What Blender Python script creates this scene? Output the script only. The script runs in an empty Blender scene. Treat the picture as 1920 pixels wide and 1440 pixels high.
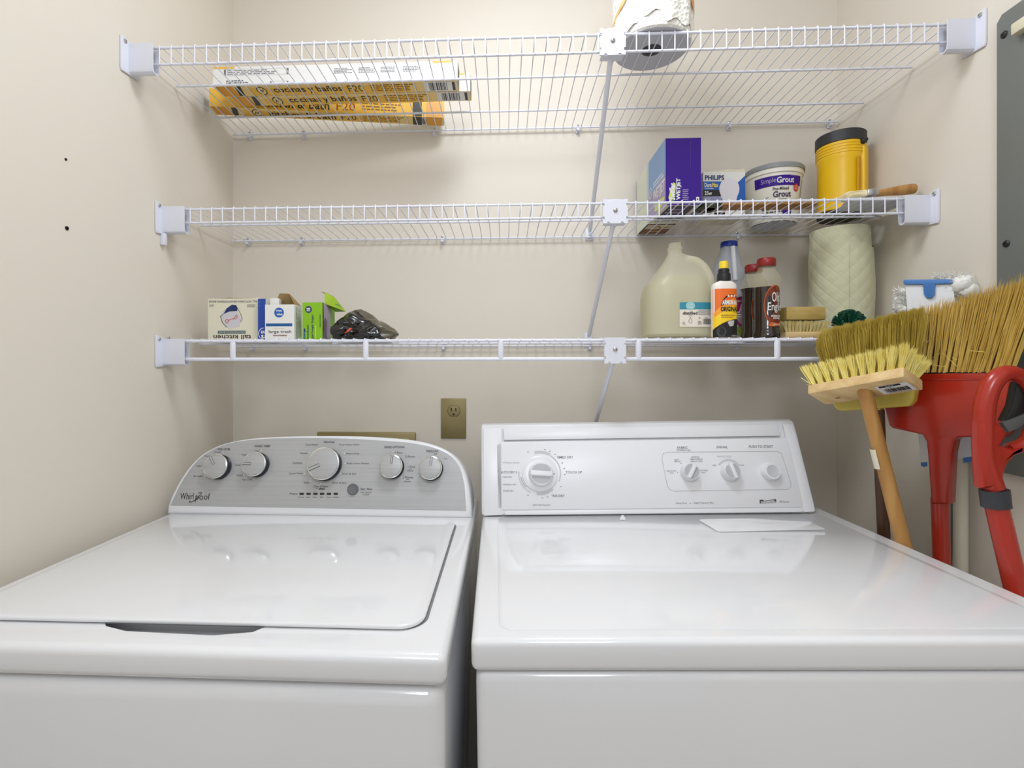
import bpy, bmesh, math, random
from mathutils import Vector, Matrix
random.seed(7)
SC = bpy.context.scene
COL = SC.collection

# ------------------------------------------------------------------ camera
F, CX, CY, EYE = 957.0, 903.0, 690.0, 1.245          # focal length and principal point for a 1920x1440 frame
PSI = math.atan(44 / 957.0)                           # camera turned slightly to the left
cs, sn = math.cos(PSI), math.sin(PSI)
cam = bpy.data.cameras.new('camera'); camo = bpy.data.objects.new('camera', cam); COL.objects.link(camo)
camo.location = (0, 0, EYE); camo.rotation_euler = (math.pi / 2, 0, PSI)
cam.sensor_width = 36; cam.lens = F / 1920 * 36
cam.shift_x = (960 - CX) / 1920; cam.shift_y = -(720 - CY) / 1920
cam.clip_start = 0.02
SC.camera = camo
# ------------------------------------------------------------------ world, lights, exposure
w = bpy.data.worlds.new('world'); SC.world = w; w.use_nodes = True
w.node_tree.nodes['Background'].inputs[0].default_value = (0.935, 1.0, 1.115, 1)
w.node_tree.nodes['Background'].inputs[1].default_value = 0.43
TINT = (0.935, 1.0, 1.115)
def lamp(name, kind, loc, size, power):
    l = bpy.data.lights.new(name, kind); l.energy = power; l.color = TINT
    if kind == 'AREA': l.shape = 'DISK'; l.size = size
    else: l.shadow_soft_size = size
    o = bpy.data.objects.new(name, l); COL.objects.link(o); o.location = loc
lamp('ceiling_lamp_globe', 'POINT', (0.06, 0.74, 2.27), .15, 5.2)       # dome lamp over the machines: glow all round ...
lamp('ceiling_lamp_down', 'AREA', (0.06, 0.74, 2.41), .35, 5.0)         # ... and its stronger downward light
lamp('rear_fill_light', 'POINT', (0.06, -0.80, 2.14), .22, 24.5)          # unseen fill light added behind the camera to brighten the front faces
SC.view_settings.view_transform = 'Standard'; SC.view_settings.look = 'None'
SC.view_settings.exposure = 0.11; SC.view_settings.gamma = 1; SC.view_settings.use_curve_mapping = False

# ------------------------------------------------------------------ pixel -> point on a real plane
def ray(px, py):
    u = (px - CX) / F; v = (CY - py) / F
    return Vector((cs * u - sn, sn * u + cs, v))
EYEV = Vector((0, 0, EYE))
def atY(px, py, Y): r = ray(px, py); return EYEV + r * (Y / r.y)
def atX(px, py, X): r = ray(px, py); return EYEV + r * (X / r.x)
def atZ(px, py, Z): r = ray(px, py); return EYEV + r * ((Z - EYE) / r.z)
def zY(py, Y, px=903):
    return atY(px, py, Y).z
def plane(P, n):
    P = Vector(P); n = Vector(n).normalized()
    def S(px, py, off=0.0):
        r = ray(px, py); t = (P + n * off - EYEV).dot(n) / r.dot(n)
        return EYEV + r * t
    S.n = n
    return S
def diag(A, B):
    """vertical plane through two plan points"""
    A = Vector((A[0], A[1], 0)); B = Vector((B[0], B[1], 0)); d = (B - A).normalized()
    return plane((A.x, A.y, 1), (d.y, -d.x, 0) if d.y * 0 - d.x < 0 else (-d.y, d.x, 0))

# ------------------------------------------------------------------ materials
def lin(c):
    return tuple((x / 12.92 if x <= .04045 else ((x + .055) / 1.055) ** 2.4) for x in c)
def rgb(r, g, b): return lin((r / 255, g / 255, b / 255))
MATS = {}
def mat(name, c, rough=.5, metal=0., bump=None, var=None, coat=0., spec=None, trans=0., alpha=1., sub=0.):
    if name in MATS: return MATS[name]
    m = bpy.data.materials.new(name); m.use_nodes = True; nt = m.node_tree; b = nt.nodes['Principled BSDF']
    col = rgb(*c)
    b.inputs['Base Color'].default_value = (*col, 1); b.inputs['Roughness'].default_value = rough
    b.inputs['Metallic'].default_value = metal; b.inputs['Coat Weight'].default_value = coat
    if spec is not None: b.inputs['Specular IOR Level'].default_value = spec
    if trans: b.inputs['Transmission Weight'].default_value = trans
    if alpha < 1: b.inputs['Alpha'].default_value = alpha
    tc = nt.nodes.new('ShaderNodeTexCoord')
    if bump:
        kind, scale, strength = bump[:3]
        if kind == 'noise':
            t = nt.nodes.new('ShaderNodeTexNoise'); t.inputs['Scale'].default_value = scale; t.inputs['Detail'].default_value = 3
            nt.links.new(tc.outputs['Object'], t.inputs['Vector']); out = t.outputs[0]
        elif kind == 'vor':
            t = nt.nodes.new('ShaderNodeTexVoronoi'); t.inputs['Scale'].default_value = scale
            nt.links.new(tc.outputs['Object'], t.inputs['Vector']); out = t.outputs['Distance']
        bn = nt.nodes.new('ShaderNodeBump'); bn.inputs['Strength'].default_value = strength
        bn.inputs['Distance'].default_value = bump[3] if len(bump) > 3 else .002
        nt.links.new(out, bn.inputs['Height']); nt.links.new(bn.outputs[0], b.inputs['Normal'])
    if var:                                            # colour grain: second colour, scale vector
        c2, scl = var
        mp = nt.nodes.new('ShaderNodeMapping'); mp.inputs['Scale'].default_value = scl
        t = nt.nodes.new('ShaderNodeTexNoise'); t.inputs['Scale'].default_value = 1; t.inputs['Detail'].default_value = 4
        rp = nt.nodes.new('ShaderNodeValToRGB'); rp.color_ramp.elements[0].position = .35; rp.color_ramp.elements[1].position = .68
        rp.color_ramp.elements[0].color = (*col, 1); rp.color_ramp.elements[1].color = (*rgb(*c2), 1)
        nt.links.new(tc.outputs['Object'], mp.inputs[0]); nt.links.new(mp.outputs[0], t.inputs['Vector'])
        nt.links.new(t.outputs[0], rp.inputs[0]); nt.links.new(rp.outputs[0], b.inputs['Base Color'])
    MATS[name] = m
    return m
def milky(name, c, clear):
    """cloudy thin plastic: a share of the light passes straight through"""
    m = bpy.data.materials.new(name); m.use_nodes = True; nt = m.node_tree
    b = nt.nodes['Principled BSDF']; b.inputs['Base Color'].default_value = (*rgb(*c), 1); b.inputs['Roughness'].default_value = .3
    tr = nt.nodes.new('ShaderNodeBsdfTransparent'); tl = nt.nodes.new('ShaderNodeBsdfTranslucent')
    tl.inputs[0].default_value = (*rgb(*c), 1)
    m1 = nt.nodes.new('ShaderNodeMixShader'); m1.inputs[0].default_value = .4
    m2 = nt.nodes.new('ShaderNodeMixShader'); m2.inputs[0].default_value = clear
    nt.links.new(b.outputs[0], m1.inputs[1]); nt.links.new(tl.outputs[0], m1.inputs[2])
    nt.links.new(m1.outputs[0], m2.inputs[1]); nt.links.new(tr.outputs[0], m2.inputs[2])
    nt.links.new(m2.outputs[0], nt.nodes['Material Output'].inputs[0])
    MATS[name] = m
    return m

WALL = mat('wall_paint', (226, 217.5, 203), .75, bump=('noise', 260, .12, .001))
CEIL = mat('ceiling_paint', (240, 238, 232), .9)
FLOOR = mat('floor_vinyl', (150, 140, 125), .5, var=((128, 118, 104), (9, 9, 9)))
ENAM = mat('white_enamel', (229, 229, 230), .10, coat=.5)
ENAM2 = mat('white_plastic_console', (226, 226, 228), .3)
GREYP = mat('brushed_grey_panel', (178, 178, 177), .42, metal=.2, var=((171, 171, 171), (3, 200, 200)))
WIRE = mat('white_vinyl_wire', (226, 227, 236), .38)
BRKT = mat('white_bracket_plastic', (222, 223, 232), .45)
STEEL = mat('steel', (190, 190, 188), .28, metal=1)
CHROME = mat('chrome', (225, 224, 220), .16, metal=1)
BLACK = mat('black_plastic', (28, 28, 30), .4)
DKNAVY = mat('dark_knob_skirt', (38, 38, 48), .35)
INK = mat('dark_grey_ink', (66, 66, 70), .6)
INKL = mat('mid_grey_ink', (118, 118, 122), .6)
INKF = mat('pale_grey_ink', (168, 168, 172), .6)
WHITE = mat('white_card', (232, 230, 224), .6)
CREAM = mat('cream_card', (224, 218, 194), .6)
TAN = mat('plain_cardboard', (158, 132, 84), .8)
DARK = mat('near_black', (22, 20, 20), .5)
BRASS = mat('olive_brass_plate', (150, 136, 92), .42, metal=.35)
RED = mat('red_plastic', (170, 40, 22), .26, coat=.15)
PINE = mat('pine_wood', (226, 196, 142), .55, var=((208, 172, 116), (6, 60, 60)))
HANDLE = mat('varnished_wood', (188, 142, 78), .4, var=((160, 112, 54), (50, 50, 4)))
YBR = mat('yellow_bristle', (248, 234, 146), .6, var=((240, 218, 112), (60, 60, 60)))

# ------------------------------------------------------------------ mesh builder
FONT = {}
def glyphs(body, bold=0.0, italic=0.0):
    k = (body, bold, italic)
    if k not in FONT:
        cu = bpy.data.curves.new('t', 'FONT'); cu.body = body; cu.size = 1; cu.resolution_u = 2; cu.offset = bold; cu.shear = italic
        ob = bpy.data.objects.new('t', cu)
        me = bpy.data.meshes.new_from_object(ob)
        vs = [(v.co.x, v.co.y) for v in me.vertices]; fs = [tuple(p.vertices) for p in me.polygons]
        bpy.data.objects.remove(ob); bpy.data.curves.remove(cu); bpy.data.meshes.remove(me)
        x0 = min(v[0] for v in vs); x1 = max(v[0] for v in vs); y0 = min(v[1] for v in vs); y1 = max(v[1] for v in vs)
        FONT[k] = ([((x - x0) / (x1 - x0), (y - y0) / (y1 - y0)) for x, y in vs], fs)
    return FONT[k]

class MB:
    def __init__(s, M=None): s.v = []; s.f = []; s.m = []; s.mats = []; s.M = M
    def mi(s, m):
        if m not in s.mats: s.mats.append(m)
        return s.mats.index(m)
    def add(s, vs, fs, m):
        n = len(s.v); k = s.mi(m)
        for v in vs: s.v.append(s.M @ Vector(v) if s.M else Vector(v))
        for f in fs: s.f.append([n + i for i in f]); s.m.append(k)
        return s
    def bm(s, bm, m):
        bm.verts.index_update()
        s.add([v.co.copy() for v in bm.verts], [[v.index for v in f.verts] for f in bm.faces], m); bm.free(); return s
    def box(s, x0, x1, y0, y1, z0, z1, m, bev=0., seg=2, R=None):
        bm = bmesh.new(); bmesh.ops.create_cube(bm, size=1)
        for v in bm.verts: v.co = Vector(((x0 + x1) / 2 + v.co.x * (x1 - x0), (y0 + y1) / 2 + v.co.y * (y1 - y0), (z0 + z1) / 2 + v.co.z * (z1 - z0)))
        if bev: bmesh.ops.bevel(bm, geom=bm.edges[:], offset=bev, segments=seg, profile=.5, affect='EDGES')
        if R is not None:
            for v in bm.verts: v.co = R @ v.co
        return s.bm(bm, m)
    def prism(s, pts, d, m, bev=0., seg=2):
        """polygon pts (3-D, planar) pushed along vector d"""
        bm = bmesh.new(); d = Vector(d)
        a = [bm.verts.new(Vector(p)) for p in pts]; b = [bm.verts.new(Vector(p) + d) for p in pts]
        n = len(a); bm.faces.new(a); bm.faces.new(b[::-1])
        for i in range(n): bm.faces.new((a[i], b[i], b[(i + 1) % n], a[(i + 1) % n]))
        bmesh.ops.recalc_face_normals(bm, faces=bm.faces[:])
        if bev:
            es = [e for e in bm.edges if (e.verts[0] in a) == (e.verts[1] in a)]
            bmesh.ops.bevel(bm, geom=es, offset=bev, segments=seg, profile=.5, affect='EDGES')
        return s.bm(bm, m)
    def tube(s, pts, r, m, n=8, cap=True, rs=None, closed=False):
        pts = [Vector(p) for p in pts]; N = len(pts); vs = []; fs = []; pu = None
        for i, p in enumerate(pts):
            if closed: t = (pts[(i + 1) % N] - pts[i - 1]).normalized()
            else: t = (pts[min(i + 1, N - 1)] - pts[max(i - 1, 0)]).normalized()
            if pu is None:
                pu = Vector((0, 0, 1)) if abs(t.z) < .9 else Vector((1, 0, 0))
            u = (pu - t * pu.dot(t)).normalized(); pu = u; w_ = t.cross(u)
            q = rs[i] if rs else r
            for k in range(n):
                a = 2 * math.pi * k / n; vs.append(p + (u * math.cos(a) + w_ * math.sin(a)) * q)
        for i in range(N if closed else N - 1):
            for k in range(n):
                a = i * n + k; b = i * n + (k + 1) % n; j = ((i + 1) % N) * n
                fs.append((a, b, j + (k + 1) % n, j + k))
        if cap and not closed: fs.append(list(range(n))[::-1]); fs.append([(N - 1) * n + k for k in range(n)])
        return s.add(vs, fs, m)
    def lathe(s, prof, c, m, n=32, sx=1., sy=1., e=2.0, axis=None):
        """prof: (radius, height) list around c; e = superellipse exponent; entries may carry own material spans by calling twice"""
        vs = []; fs = []; c = Vector(c)
        Q = axis.to_track_quat('Z', 'Y').to_matrix() if axis is not None else None
        for r, z in prof:
            for k in range(n):
                a = 2 * math.pi * k / n; ca, sa = math.cos(a), math.sin(a)
                x = math.copysign(abs(ca) ** (2 / e), ca) * r * sx; y = math.copysign(abs(sa) ** (2 / e), sa) * r * sy
                p = Vector((x, y, z)); vs.append(c + (Q @ p if Q is not None else p))
        for i in range(len(prof) - 1):
            for k in range(n):
                fs.append((i * n + k, i * n + (k + 1) % n, (i + 1) * n + (k + 1) % n, (i + 1) * n + k))
        fs.append(list(range(n))[::-1]); fs.append([(len(prof) - 1) * n + k for k in range(n)])
        return s.add(vs, fs, m)
    def loft(s, secs, m, n=36, e=3.2):
        """secs: (cx, cy, z, half_x, half_y)"""
        vs = []; fs = []
        for cx, cy, z, hx, hy in secs:
            for k in range(n):
                a = 2 * math.pi * k / n; ca, sa = math.cos(a), math.sin(a)
                vs.append((cx + math.copysign(abs(ca) ** (2 / e), ca) * hx, cy + math.copysign(abs(sa) ** (2 / e), sa) * hy, z))
        for i in range(len(secs) - 1):
            for k in range(n): fs.append((i * n + k, i * n + (k + 1) % n, (i + 1) * n + (k + 1) % n, (i + 1) * n + k))
        fs.append(list(range(n))[::-1]); fs.append([(len(secs) - 1) * n + k for k in range(n)])
        return s.add(vs, fs, m)
    # ---- flat print laid on a surface S(a, b, offset)
    def txt(s, S, body, x0, y0, x1, y1, m, off=.0004, bold=0., italic=0., rot=0):
        vs, fs = glyphs(body, bold, italic); P = []
        for tx, ty in vs:
            if rot == 0: a, b = tx, ty
            elif rot == 180: a, b = 1 - tx, 1 - ty
            elif rot == 90: a, b = 1 - ty, tx
            else: a, b = ty, 1 - tx
            P.append(S(x0 + (x1 - x0) * a, y0 + (y1 - y0) * b, off))
        return s.add(P, fs, m)
    def poly(s, S, pts, m, off=.0003):
        return s.add([S(a, b, off) for a, b in pts], [list(range(len(pts)))], m)
    def rect(s, S, x0, y0, x1, y1, m, off=.0003, nx=1, ny=1):
        vs = [S(x0 + (x1 - x0) * i / nx, y0 + (y1 - y0) * j / ny, off) for j in range(ny + 1) for i in range(nx + 1)]
        fs = [(j * (nx + 1) + i, j * (nx + 1) + i + 1, (j + 1) * (nx + 1) + i + 1, (j + 1) * (nx + 1) + i) for j in range(ny) for i in range(nx)]
        return s.add(vs, fs, m)
    def disc(s, S, cx, cy, rx, ry, m, off=.0003, n=24):
        return s.poly(S, [(cx + rx * math.cos(2 * math.pi * k / n), cy + ry * math.sin(2 * math.pi * k / n)) for k in range(n)], m, off)
    def arc(s, S, cx, cy, r0, r1, a0, a1, m, off=.0003, n=24, sy=1.):
        vs = []; fs = []
        for k in range(n + 1):
            a = math.radians(a0 + (a1 - a0) * k / n)
            for r in (r0, r1): vs.append(S(cx + r * math.cos(a), cy + r * sy * math.sin(a), off))
        for k in range(n): fs.append((2 * k, 2 * k + 1, 2 * k + 3, 2 * k + 2))
        return s.add(vs, fs, m)
    def line(s, S, pts, wd, m, off=.0003, closed=False):
        n = len(pts); segs = range(n if closed else n - 1)
        for i in segs:
            a = Vector(pts[i]); b = Vector(pts[(i + 1) % n]); d = (b - a)
            if d.length == 0: continue
            d.normalize(); q = Vector((-d.y, d.x)) * wd / 2
            s.add([S(*(a + q), off), S(*(b + q), off), S(*(b - q), off), S(*(a - q), off)], [(0, 1, 2, 3)], m)
        return s
    def bars(s, S, x0, y0, x1, y1, m, n=14, off=.0004):
        r = random.Random(int(x0 * 131 + y0 * 17)); x = x0; u = (x1 - x0) / (n * 2.2)
        while (x < x1) == (x1 > x0) and abs(x1 - x) > abs(u):
            wd = u * r.choice((.7, 1.2, 2)); s.rect(S, x, y0, x + wd, y1, m, off); x += wd + u * r.choice((.7, 1.2))
        return s
    def fine(s, S, x0, y0, x1, y1, rows, m, off=.0004):
        """rows of unreadably small print"""
        r = random.Random(int(abs(x0 * 77 + y1 * 31) * 10)); h = (y1 - y0) / rows
        for k in range(rows):
            x = x0; end = x1 - (x1 - x0) * r.random() * .25
            while abs(x - x0) < abs(end - x0):
                wd = (x1 - x0) * r.uniform(.05, .14)
                if abs(x + wd - x0) > abs(end - x0): break
                s.rect(S, x, y0 + h * (k + .28), x + wd, y0 + h * (k + .72), m, off); x += wd + (x1 - x0) * .025
        return s
    def build(s, name, parent=None, smooth=35, label=None):
        me = bpy.data.meshes.new(name)
        Pm = WM.get(parent, Matrix()) if parent is not None else Matrix()
        inv = Pm.inverted()
        me.from_pydata([inv @ v for v in s.v], [], s.f)
        for m in s.mats: me.materials.append(m)
        me.polygons.foreach_set('material_index', s.m)
        if smooth:
            me.polygons.foreach_set('use_smooth', [True] * len(s.f)); me.set_sharp_from_angle(angle=math.radians(smooth))
        me.update()
        o = bpy.data.objects.new(name, me); COL.objects.link(o)
        if parent is not None: o.parent = parent
        WM[o] = Pm.copy()
        if label: o['label'] = label
        return o
WM = {}
def thing(name, label, cat, loc=(0, 0, 0), group=None, M=None):
    o = bpy.data.objects.new(name, None); COL.objects.link(o); o.empty_display_size = .02
    W = M if M is not None else Matrix.Translation(loc)
    o.matrix_world = W; o.matrix_basis = W; WM[o] = W.copy()
    o['label'] = label; o['category'] = cat
    if group: o['group'] = group
    return o
def tag(o, label, cat, group=None):
    o['label'] = label; o['category'] = cat
    if group: o['group'] = group
    return o
def struct(o): o['kind'] = 'structure'; return o
def quadS(O, ex, ey):
    O, ex, ey = Vector(O), Vector(ex), Vector(ey); n = ex.cross(ey).normalized()
    return lambda a, b, off=0.: O + ex * a + ey * b + n * off
def cylS(c, rfun, a0, a1):
    """a in 0..1 sweeps angle a0..a1 (degrees, -90 faces the viewer), b is height"""
    c = Vector(c)
    def S(a, b, off=0.):
        t = math.radians(a0 + (a1 - a0) * a); r = rfun(b) + off
        return Vector((c.x + r * math.cos(t), c.y + r * math.sin(t), c.z + b))
    return S
def bez(pts, n=8):
    """Catmull-Rom through points"""
    P = [Vector(p) for p in pts]; out = []
    for i in range(len(P) - 1):
        a, b, c, d = P[max(i - 1, 0)], P[i], P[i + 1], P[min(i + 2, len(P) - 1)]
        for k in range(n):
            t = k / n
            out.append(.5 * ((2 * b) + (c - a) * t + (2 * a - 5 * b + 4 * c - d) * t * t + (3 * b - a - 3 * c + d) * t ** 3))
    out.append(P[-1]); return out

# ------------------------------------------------------------------ the room
XL, XR, YW, ZC = -.793, .918, 1.455, 2.44
struct(MB().box(XL - .1, XR + .1, YW, YW + .1, 0, ZC, WALL).build('wall_back', smooth=0))
wl = struct(MB().box(XL - .1, XL, -1.5, YW, 0, ZC, WALL).build('wall_left', smooth=0))
struct(MB().box(XR, XR + .1, -1.5, YW, 0, ZC, WALL).build('wall_right', smooth=0))
struct(MB().box(XL - .1, XR + .1, -1.5, YW + .1, -.1, 0, FLOOR).build('floor', smooth=0))
struct(MB().box(XL - .1, XR + .1, -1.5, YW + .1, ZC, ZC + .1, CEIL).build('ceiling', smooth=0))
for i, (px, py, r) in enumerate(((123, 299, .0024), (125, 428, .0038))):
    p = atX(px, py, XL)
    mb = MB(); mb.lathe([(r, 0), (r, .0012), (r * .6, .0012), (r * .5, -.001)], p, DARK, 12, axis=Vector((1, 0, 0)))
    mb.build('wall_anchor', wl, label='dark empty screw anchor in the plaster')
# ------------------------------------------------------------------ wire shelves
RW = .00125
def wire_mesh(yb, yf, zr, rr, lip):
    z = zr + rr + RW; fy = yf - rr - RW
    pts = [(0, yb + .006, z), (0, yf + .003, z), (0, yf - .002, z - .0002)]
    if lip: pts += [(0, fy, zr + .001), (0, fy, zr - lip - .002)]
    else: pts += [(0, fy + .001, zr + rr * .7), (0, fy, zr)]
    return MB().tube(pts, RW, WIRE, 6)
def screw(mb_parent, p, axis, r=.0045):
    MB().lathe([(r, 0), (r, .001), (r * .75, .0024), (r * .3, .003), (r * .3, .0018), (.0004, .0018)], p, STEEL, 12, axis=Vector(axis)).build('screw', mb_parent, label='steel screw head')
def end_bracket(root, side, zr, yf, tab=False):
    xw = XL if side < 0 else XR; d = -side
    mb = MB()
    y0, y1, z0, z1 = yf - .030, yf + .021, zr - .060, zr + .013
    prof = [(y0, z0 + .006), (y0 + .003, z0), (y1, z0 + .004), (y1, zr + .002), (yf - .001, zr + .004), (yf - .009, zr + .010), (y0 + .003, z1), (y0, z1 - .002)]
    mb.prism([(xw + d * .0004, y, z) for y, z in prof], (d * .0042, 0, 0), BRKT, .0012)
    # U-shaped saddle that takes the two front rods
    U = [(-.0105, .005), (-.0105, -.046), (-.0085, -.053), (-.003, -.0565), (.003, -.0565), (.0085, -.053), (.0105, -.046), (.0105, .002)]
    inn = [(.0083, .002), (.0083, -.045), (.0065, -.051), (.002, -.054), (-.002, -.054), (-.0065, -.051), (-.0083, -.045), (-.0083, .005)]
    mb.prism([(xw + d * .003, yf + a, zr + b) for a, b in U + inn], (d * .054, 0, 0), BRKT)
    if tab: mb.box(min(xw, xw + d * .012), max(xw, xw + d * .012), yf - .012, yf - .002, z0 - .024, z0 + .004, BRKT, .002)
    br = mb.build('end_bracket', root)
    screw(br, (xw + d * .0046, yf - .020, zr + .004), (d, 0, 0))
    screw(br, (xw + d * .0046, yf + .012, zr + .008) if side < 0 else (xw + d * .0046, yf + .012, zr + .004), (d, 0, 0), .0036)
def shelf(label, zr, yf, lip, mids, midx, plate, foot, clips, style, group):
    root = thing('wire_shelf', label, 'shelf', (0, YW, zr), group)
    yb = YW - .012; xa, xb = XL + .006, XR - .006
    rr = .0026 if style == 'wire' else .0034
    MB().tube([(xa, yf, zr), (xb, yf, zr)], rr, WIRE, 10).build('front_rod', root)
    MB().tube([(xa, yf, zr - lip), (xb, yf, zr - lip)], .0026 if style == 'wire' else .0042, WIRE, 10).build('lip_rod', root)
    MB().tube([(xa, yb, zr), (xb, yb, zr)], .0026, WIRE, 10).build('back_rod', root)
    for y in mids: MB().tube([(xa, y, zr), (xb, y, zr)], .0026, WIRE, 10).build('middle_rod', root)
    w0 = wire_mesh(yb, yf, zr, rr, lip if style == 'wire' else 0).build('deck_wire', root)
    w0.location.x = -.777
    for i in range(1, 67):
        c = w0.copy(); COL.objects.link(c); c.parent = root; c.location.x = -.777 + .0254 * i
    if style == 'post':
        for px in (437, 686, 939, 1197, 1457):
            x = atY(px, 655, yf).x
            MB().lathe([(.0055, -lip), (.0066, -lip + .006), (.0068, -.006), (.0052, 0)], (x, yf - .001, zr), WIRE, 14, sy=.7).build('lip_post', root)
    end_bracket(root, -1, zr, yf, tab=(style == 'wire' and yf > 1.1)); end_bracket(root, 1, zr, yf)
    # centre plate with small notches, screw, slanting brace and its foot on the wall
    x0, x1 = plate; y = yf - .0125; z0, z1 = zr - .048, zr + .0055; cxp = (x0 + x1) / 2
    if style == 'post': z0 = zr - .052
    out = []
    def edge(a, b, axis, inward):
        n = Vector(inward); A = Vector(a); B = Vector(b)
        for t, k in ((0, 0), (.16, 0), (.18, .0035), (.27, .0035), (.29, 0), (.71, 0), (.73, .0035), (.82, .0035), (.84, 0)):
            out.append(A.lerp(B, t) + n * k)
    edge((x0, y, z0), (x1, y, z0), 0, (0, 0, 1)); edge((x1, y, z0), (x1, y, z1), 0, (-1, 0, 0))
    edge((x1, y, z1), (x0, y, z1), 0, (0, 0, -1)); edge((x0, y, z1), (x0, y, z0), 0, (1, 0, 0))
    mb = MB(); mb.prism(out, (0, .0035, 0), BRKT)
    mb.box(x0 + .003, x1 - .003, y + .0025, yf + .012, z1 - .004, z1, BRKT, .001)
    mb.box(x0 + .003, x1 - .003, y + .0025, yf + .010, z0, z0 + .004, BRKT, .001)
    pl = mb.build('joint_plate', root); screw(pl, (cxp, y - .0002, (z0 + z1) / 2 + .002), (0, -1, 0), .005)
    top = Vector((cxp - .001, yf, zr - .040)); ft = Vector(foot)
    d = (ft - top).normalized()
    br = MB().tube([top, ft - d * .03], .0055, WIRE, 12).build('support_brace', root)
    MB().tube([ft - d * .032, ft - d * .016, ft - d * .004], .005, WIRE, 12, rs=[.0056, .006, .0045]).box(ft.x - .011, ft.x + .011, YW - .006, YW - .0004, ft.z - .022, ft.z + .012, WIRE, .002).build('brace_foot', br)
    screw(br, (ft.x, YW - .006, ft.z - .012), (0, -1, 0))
    for px in clips:
        x = atY(px, 600, YW).x
        c = MB().box(x - .004, x + .004, YW - .017, YW - .0004, zr - .010, zr - .0035, BRKT, .0012).box(x - .0055, x + .0055, YW - .005, YW - .0004, zr - .013, zr + .012, BRKT, .0012).build('wall_clip', root)
        screw(c, (x, YW - .005, zr + .008), (0, -1, 0), .0036)
    return root
Z1, Z2, Z3 = 1.920, 1.612, 1.307
D1, D2, D3 = Z1 + .0055, Z2 + .0055, Z3 + .0062
shelf('topmost deep white wire shelf with the tube cartons and paper towel roll', Z1, 1.045, .035, (1.189, 1.343), 0, (.190, .241), (.237, 1.443, 1.626), (470, 570, 815, 1083, 1365, 1553), 'wire', 'white wire shelves')
shelf('middle white wire shelf holding the purple mop-pad box and yellow lantern', Z2, 1.150, .031, (1.281,), 0, (.216, .270), (.234, 1.443, 1.332), (467, 567, 830, 1380), 'wire', 'white wire shelves')
shelf('lowest white wire shelf with wide-spaced lip posts, holding bottles and bag boxes', Z3, 1.150, .042, (1.281,), 0, (.219, .266), (.236, 1.443, 1.030), (475, 574, 832, 1105, 1378), 'post', 'white wire shelves')

# ------------------------------------------------------------------ wall plates and panel
def outlet():
    x0, x1, z0, z1 = -.183, -.111, 1.044, 1.158
    t = thing('wall_outlet', 'olive-brass single outlet plate on back wall between washer and dryer', 'outlet', ((x0 + x1) / 2, YW, z0))
    MB().box(x0, x1, YW - .005, YW, z0, z1, BRASS, .002).build('cover_plate', t)
    S = plane((0, YW - .0052, 0), (0, -1, 0)); mb = MB()
    cx, cy = 851, 770.5
    mb.prism([S(cx + 11.4 * math.cos(a) , cy + max(-9.4, min(9.4, 11.4 * math.sin(a)))) for a in [2 * math.pi * k / 32 for k in range(32)]], (0, -.0012, 0), BRASS, .0004)
    so = mb.build('socket', t); q = MB(); S = plane((0, YW - .0066, 0), (0, -1, 0))
    q.line(S, [(cx + 11.6 * math.cos(a), cy + max(-9.6, min(9.6, 11.6 * math.sin(a)))) for a in [2 * math.pi * k / 32 for k in range(32)]], .7, DARK, -.0012, True)
    q.rect(S, 845, 771, 847.3, 764.5, DARK).rect(S, 853.5, 771, 855.6, 765, DARK).disc(S, 850.5, 776.8, 2, 2, DARK)
    q.build('socket_slots', so, smooth=0)
outlet()
t = thing('supply_box', 'olive-brass washer supply box cover behind the washer console', 'wall box', (-.4, YW, .93))
MB().box(-.540, -.255, YW - .014, YW, .93, 1.061, BRASS, .003).build('box_cover', t)
MB().box(-.525, -.270, YW - .017, YW - .013, .935, 1.046, BRASS, .002).build('inner_door', t)

PANEL = mat('grey_painted_steel', (118, 121, 116), .45)
t = thing('breaker_panel', 'grey steel electrical panel cover on the right wall', 'electrical panel', (XR, .8, 1.054))
yz = [(.985, 1.054), (.985, 1.880), (.975, 1.891), (.60, 1.891), (.60, 1.054)]
MB().prism([(XR - .0005, y, z) for y, z in yz], (-.0115, 0, 0), PANEL, .0015).build('panel_cover', t)
for px, py in ((1883, 65), (1887, 457)):
    p = atX(px, py, XR - .012)
    MB().lathe([(.0065, 0), (.0065, .001), (.0045, .003), (.0015, .0032), (.0015, .0015), (.0002, .0015)], p, BLACK, 14, axis=Vector((-1, 0, 0))).build('screw', t, label='black screw')
p = atX(1920, 55, XR - .012)
MB().box(XR - .030, XR - .0118, p.y - .03, p.y + .005, p.z - .008, p.z + .012, mat('ivory_plastic', (222, 214, 186), .5), .002).build('door_latch', t, label='ivory latch')

# ------------------------------------------------------------------ washer
ZT = .915
wr = thing('washing_machine', 'white top-load washer with grey arched console, left of the dryer', 'washing machine', (-.417, .94, 0))
WX0, WX1 = -.767, -.067
MB().box(WX0 + .004, WX1 - .004, .588, 1.30, .02, .873, ENAM, .022, 5).build('cabinet', wr)
for x in (WX0 + .06, WX1 - .06):
    for y in (.64, 1.24): MB().lathe([(.02, 0), (.02, .012), (.012, .014), (.012, .045)], (x, y, 0), BLACK, 16).build('foot', wr)
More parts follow.
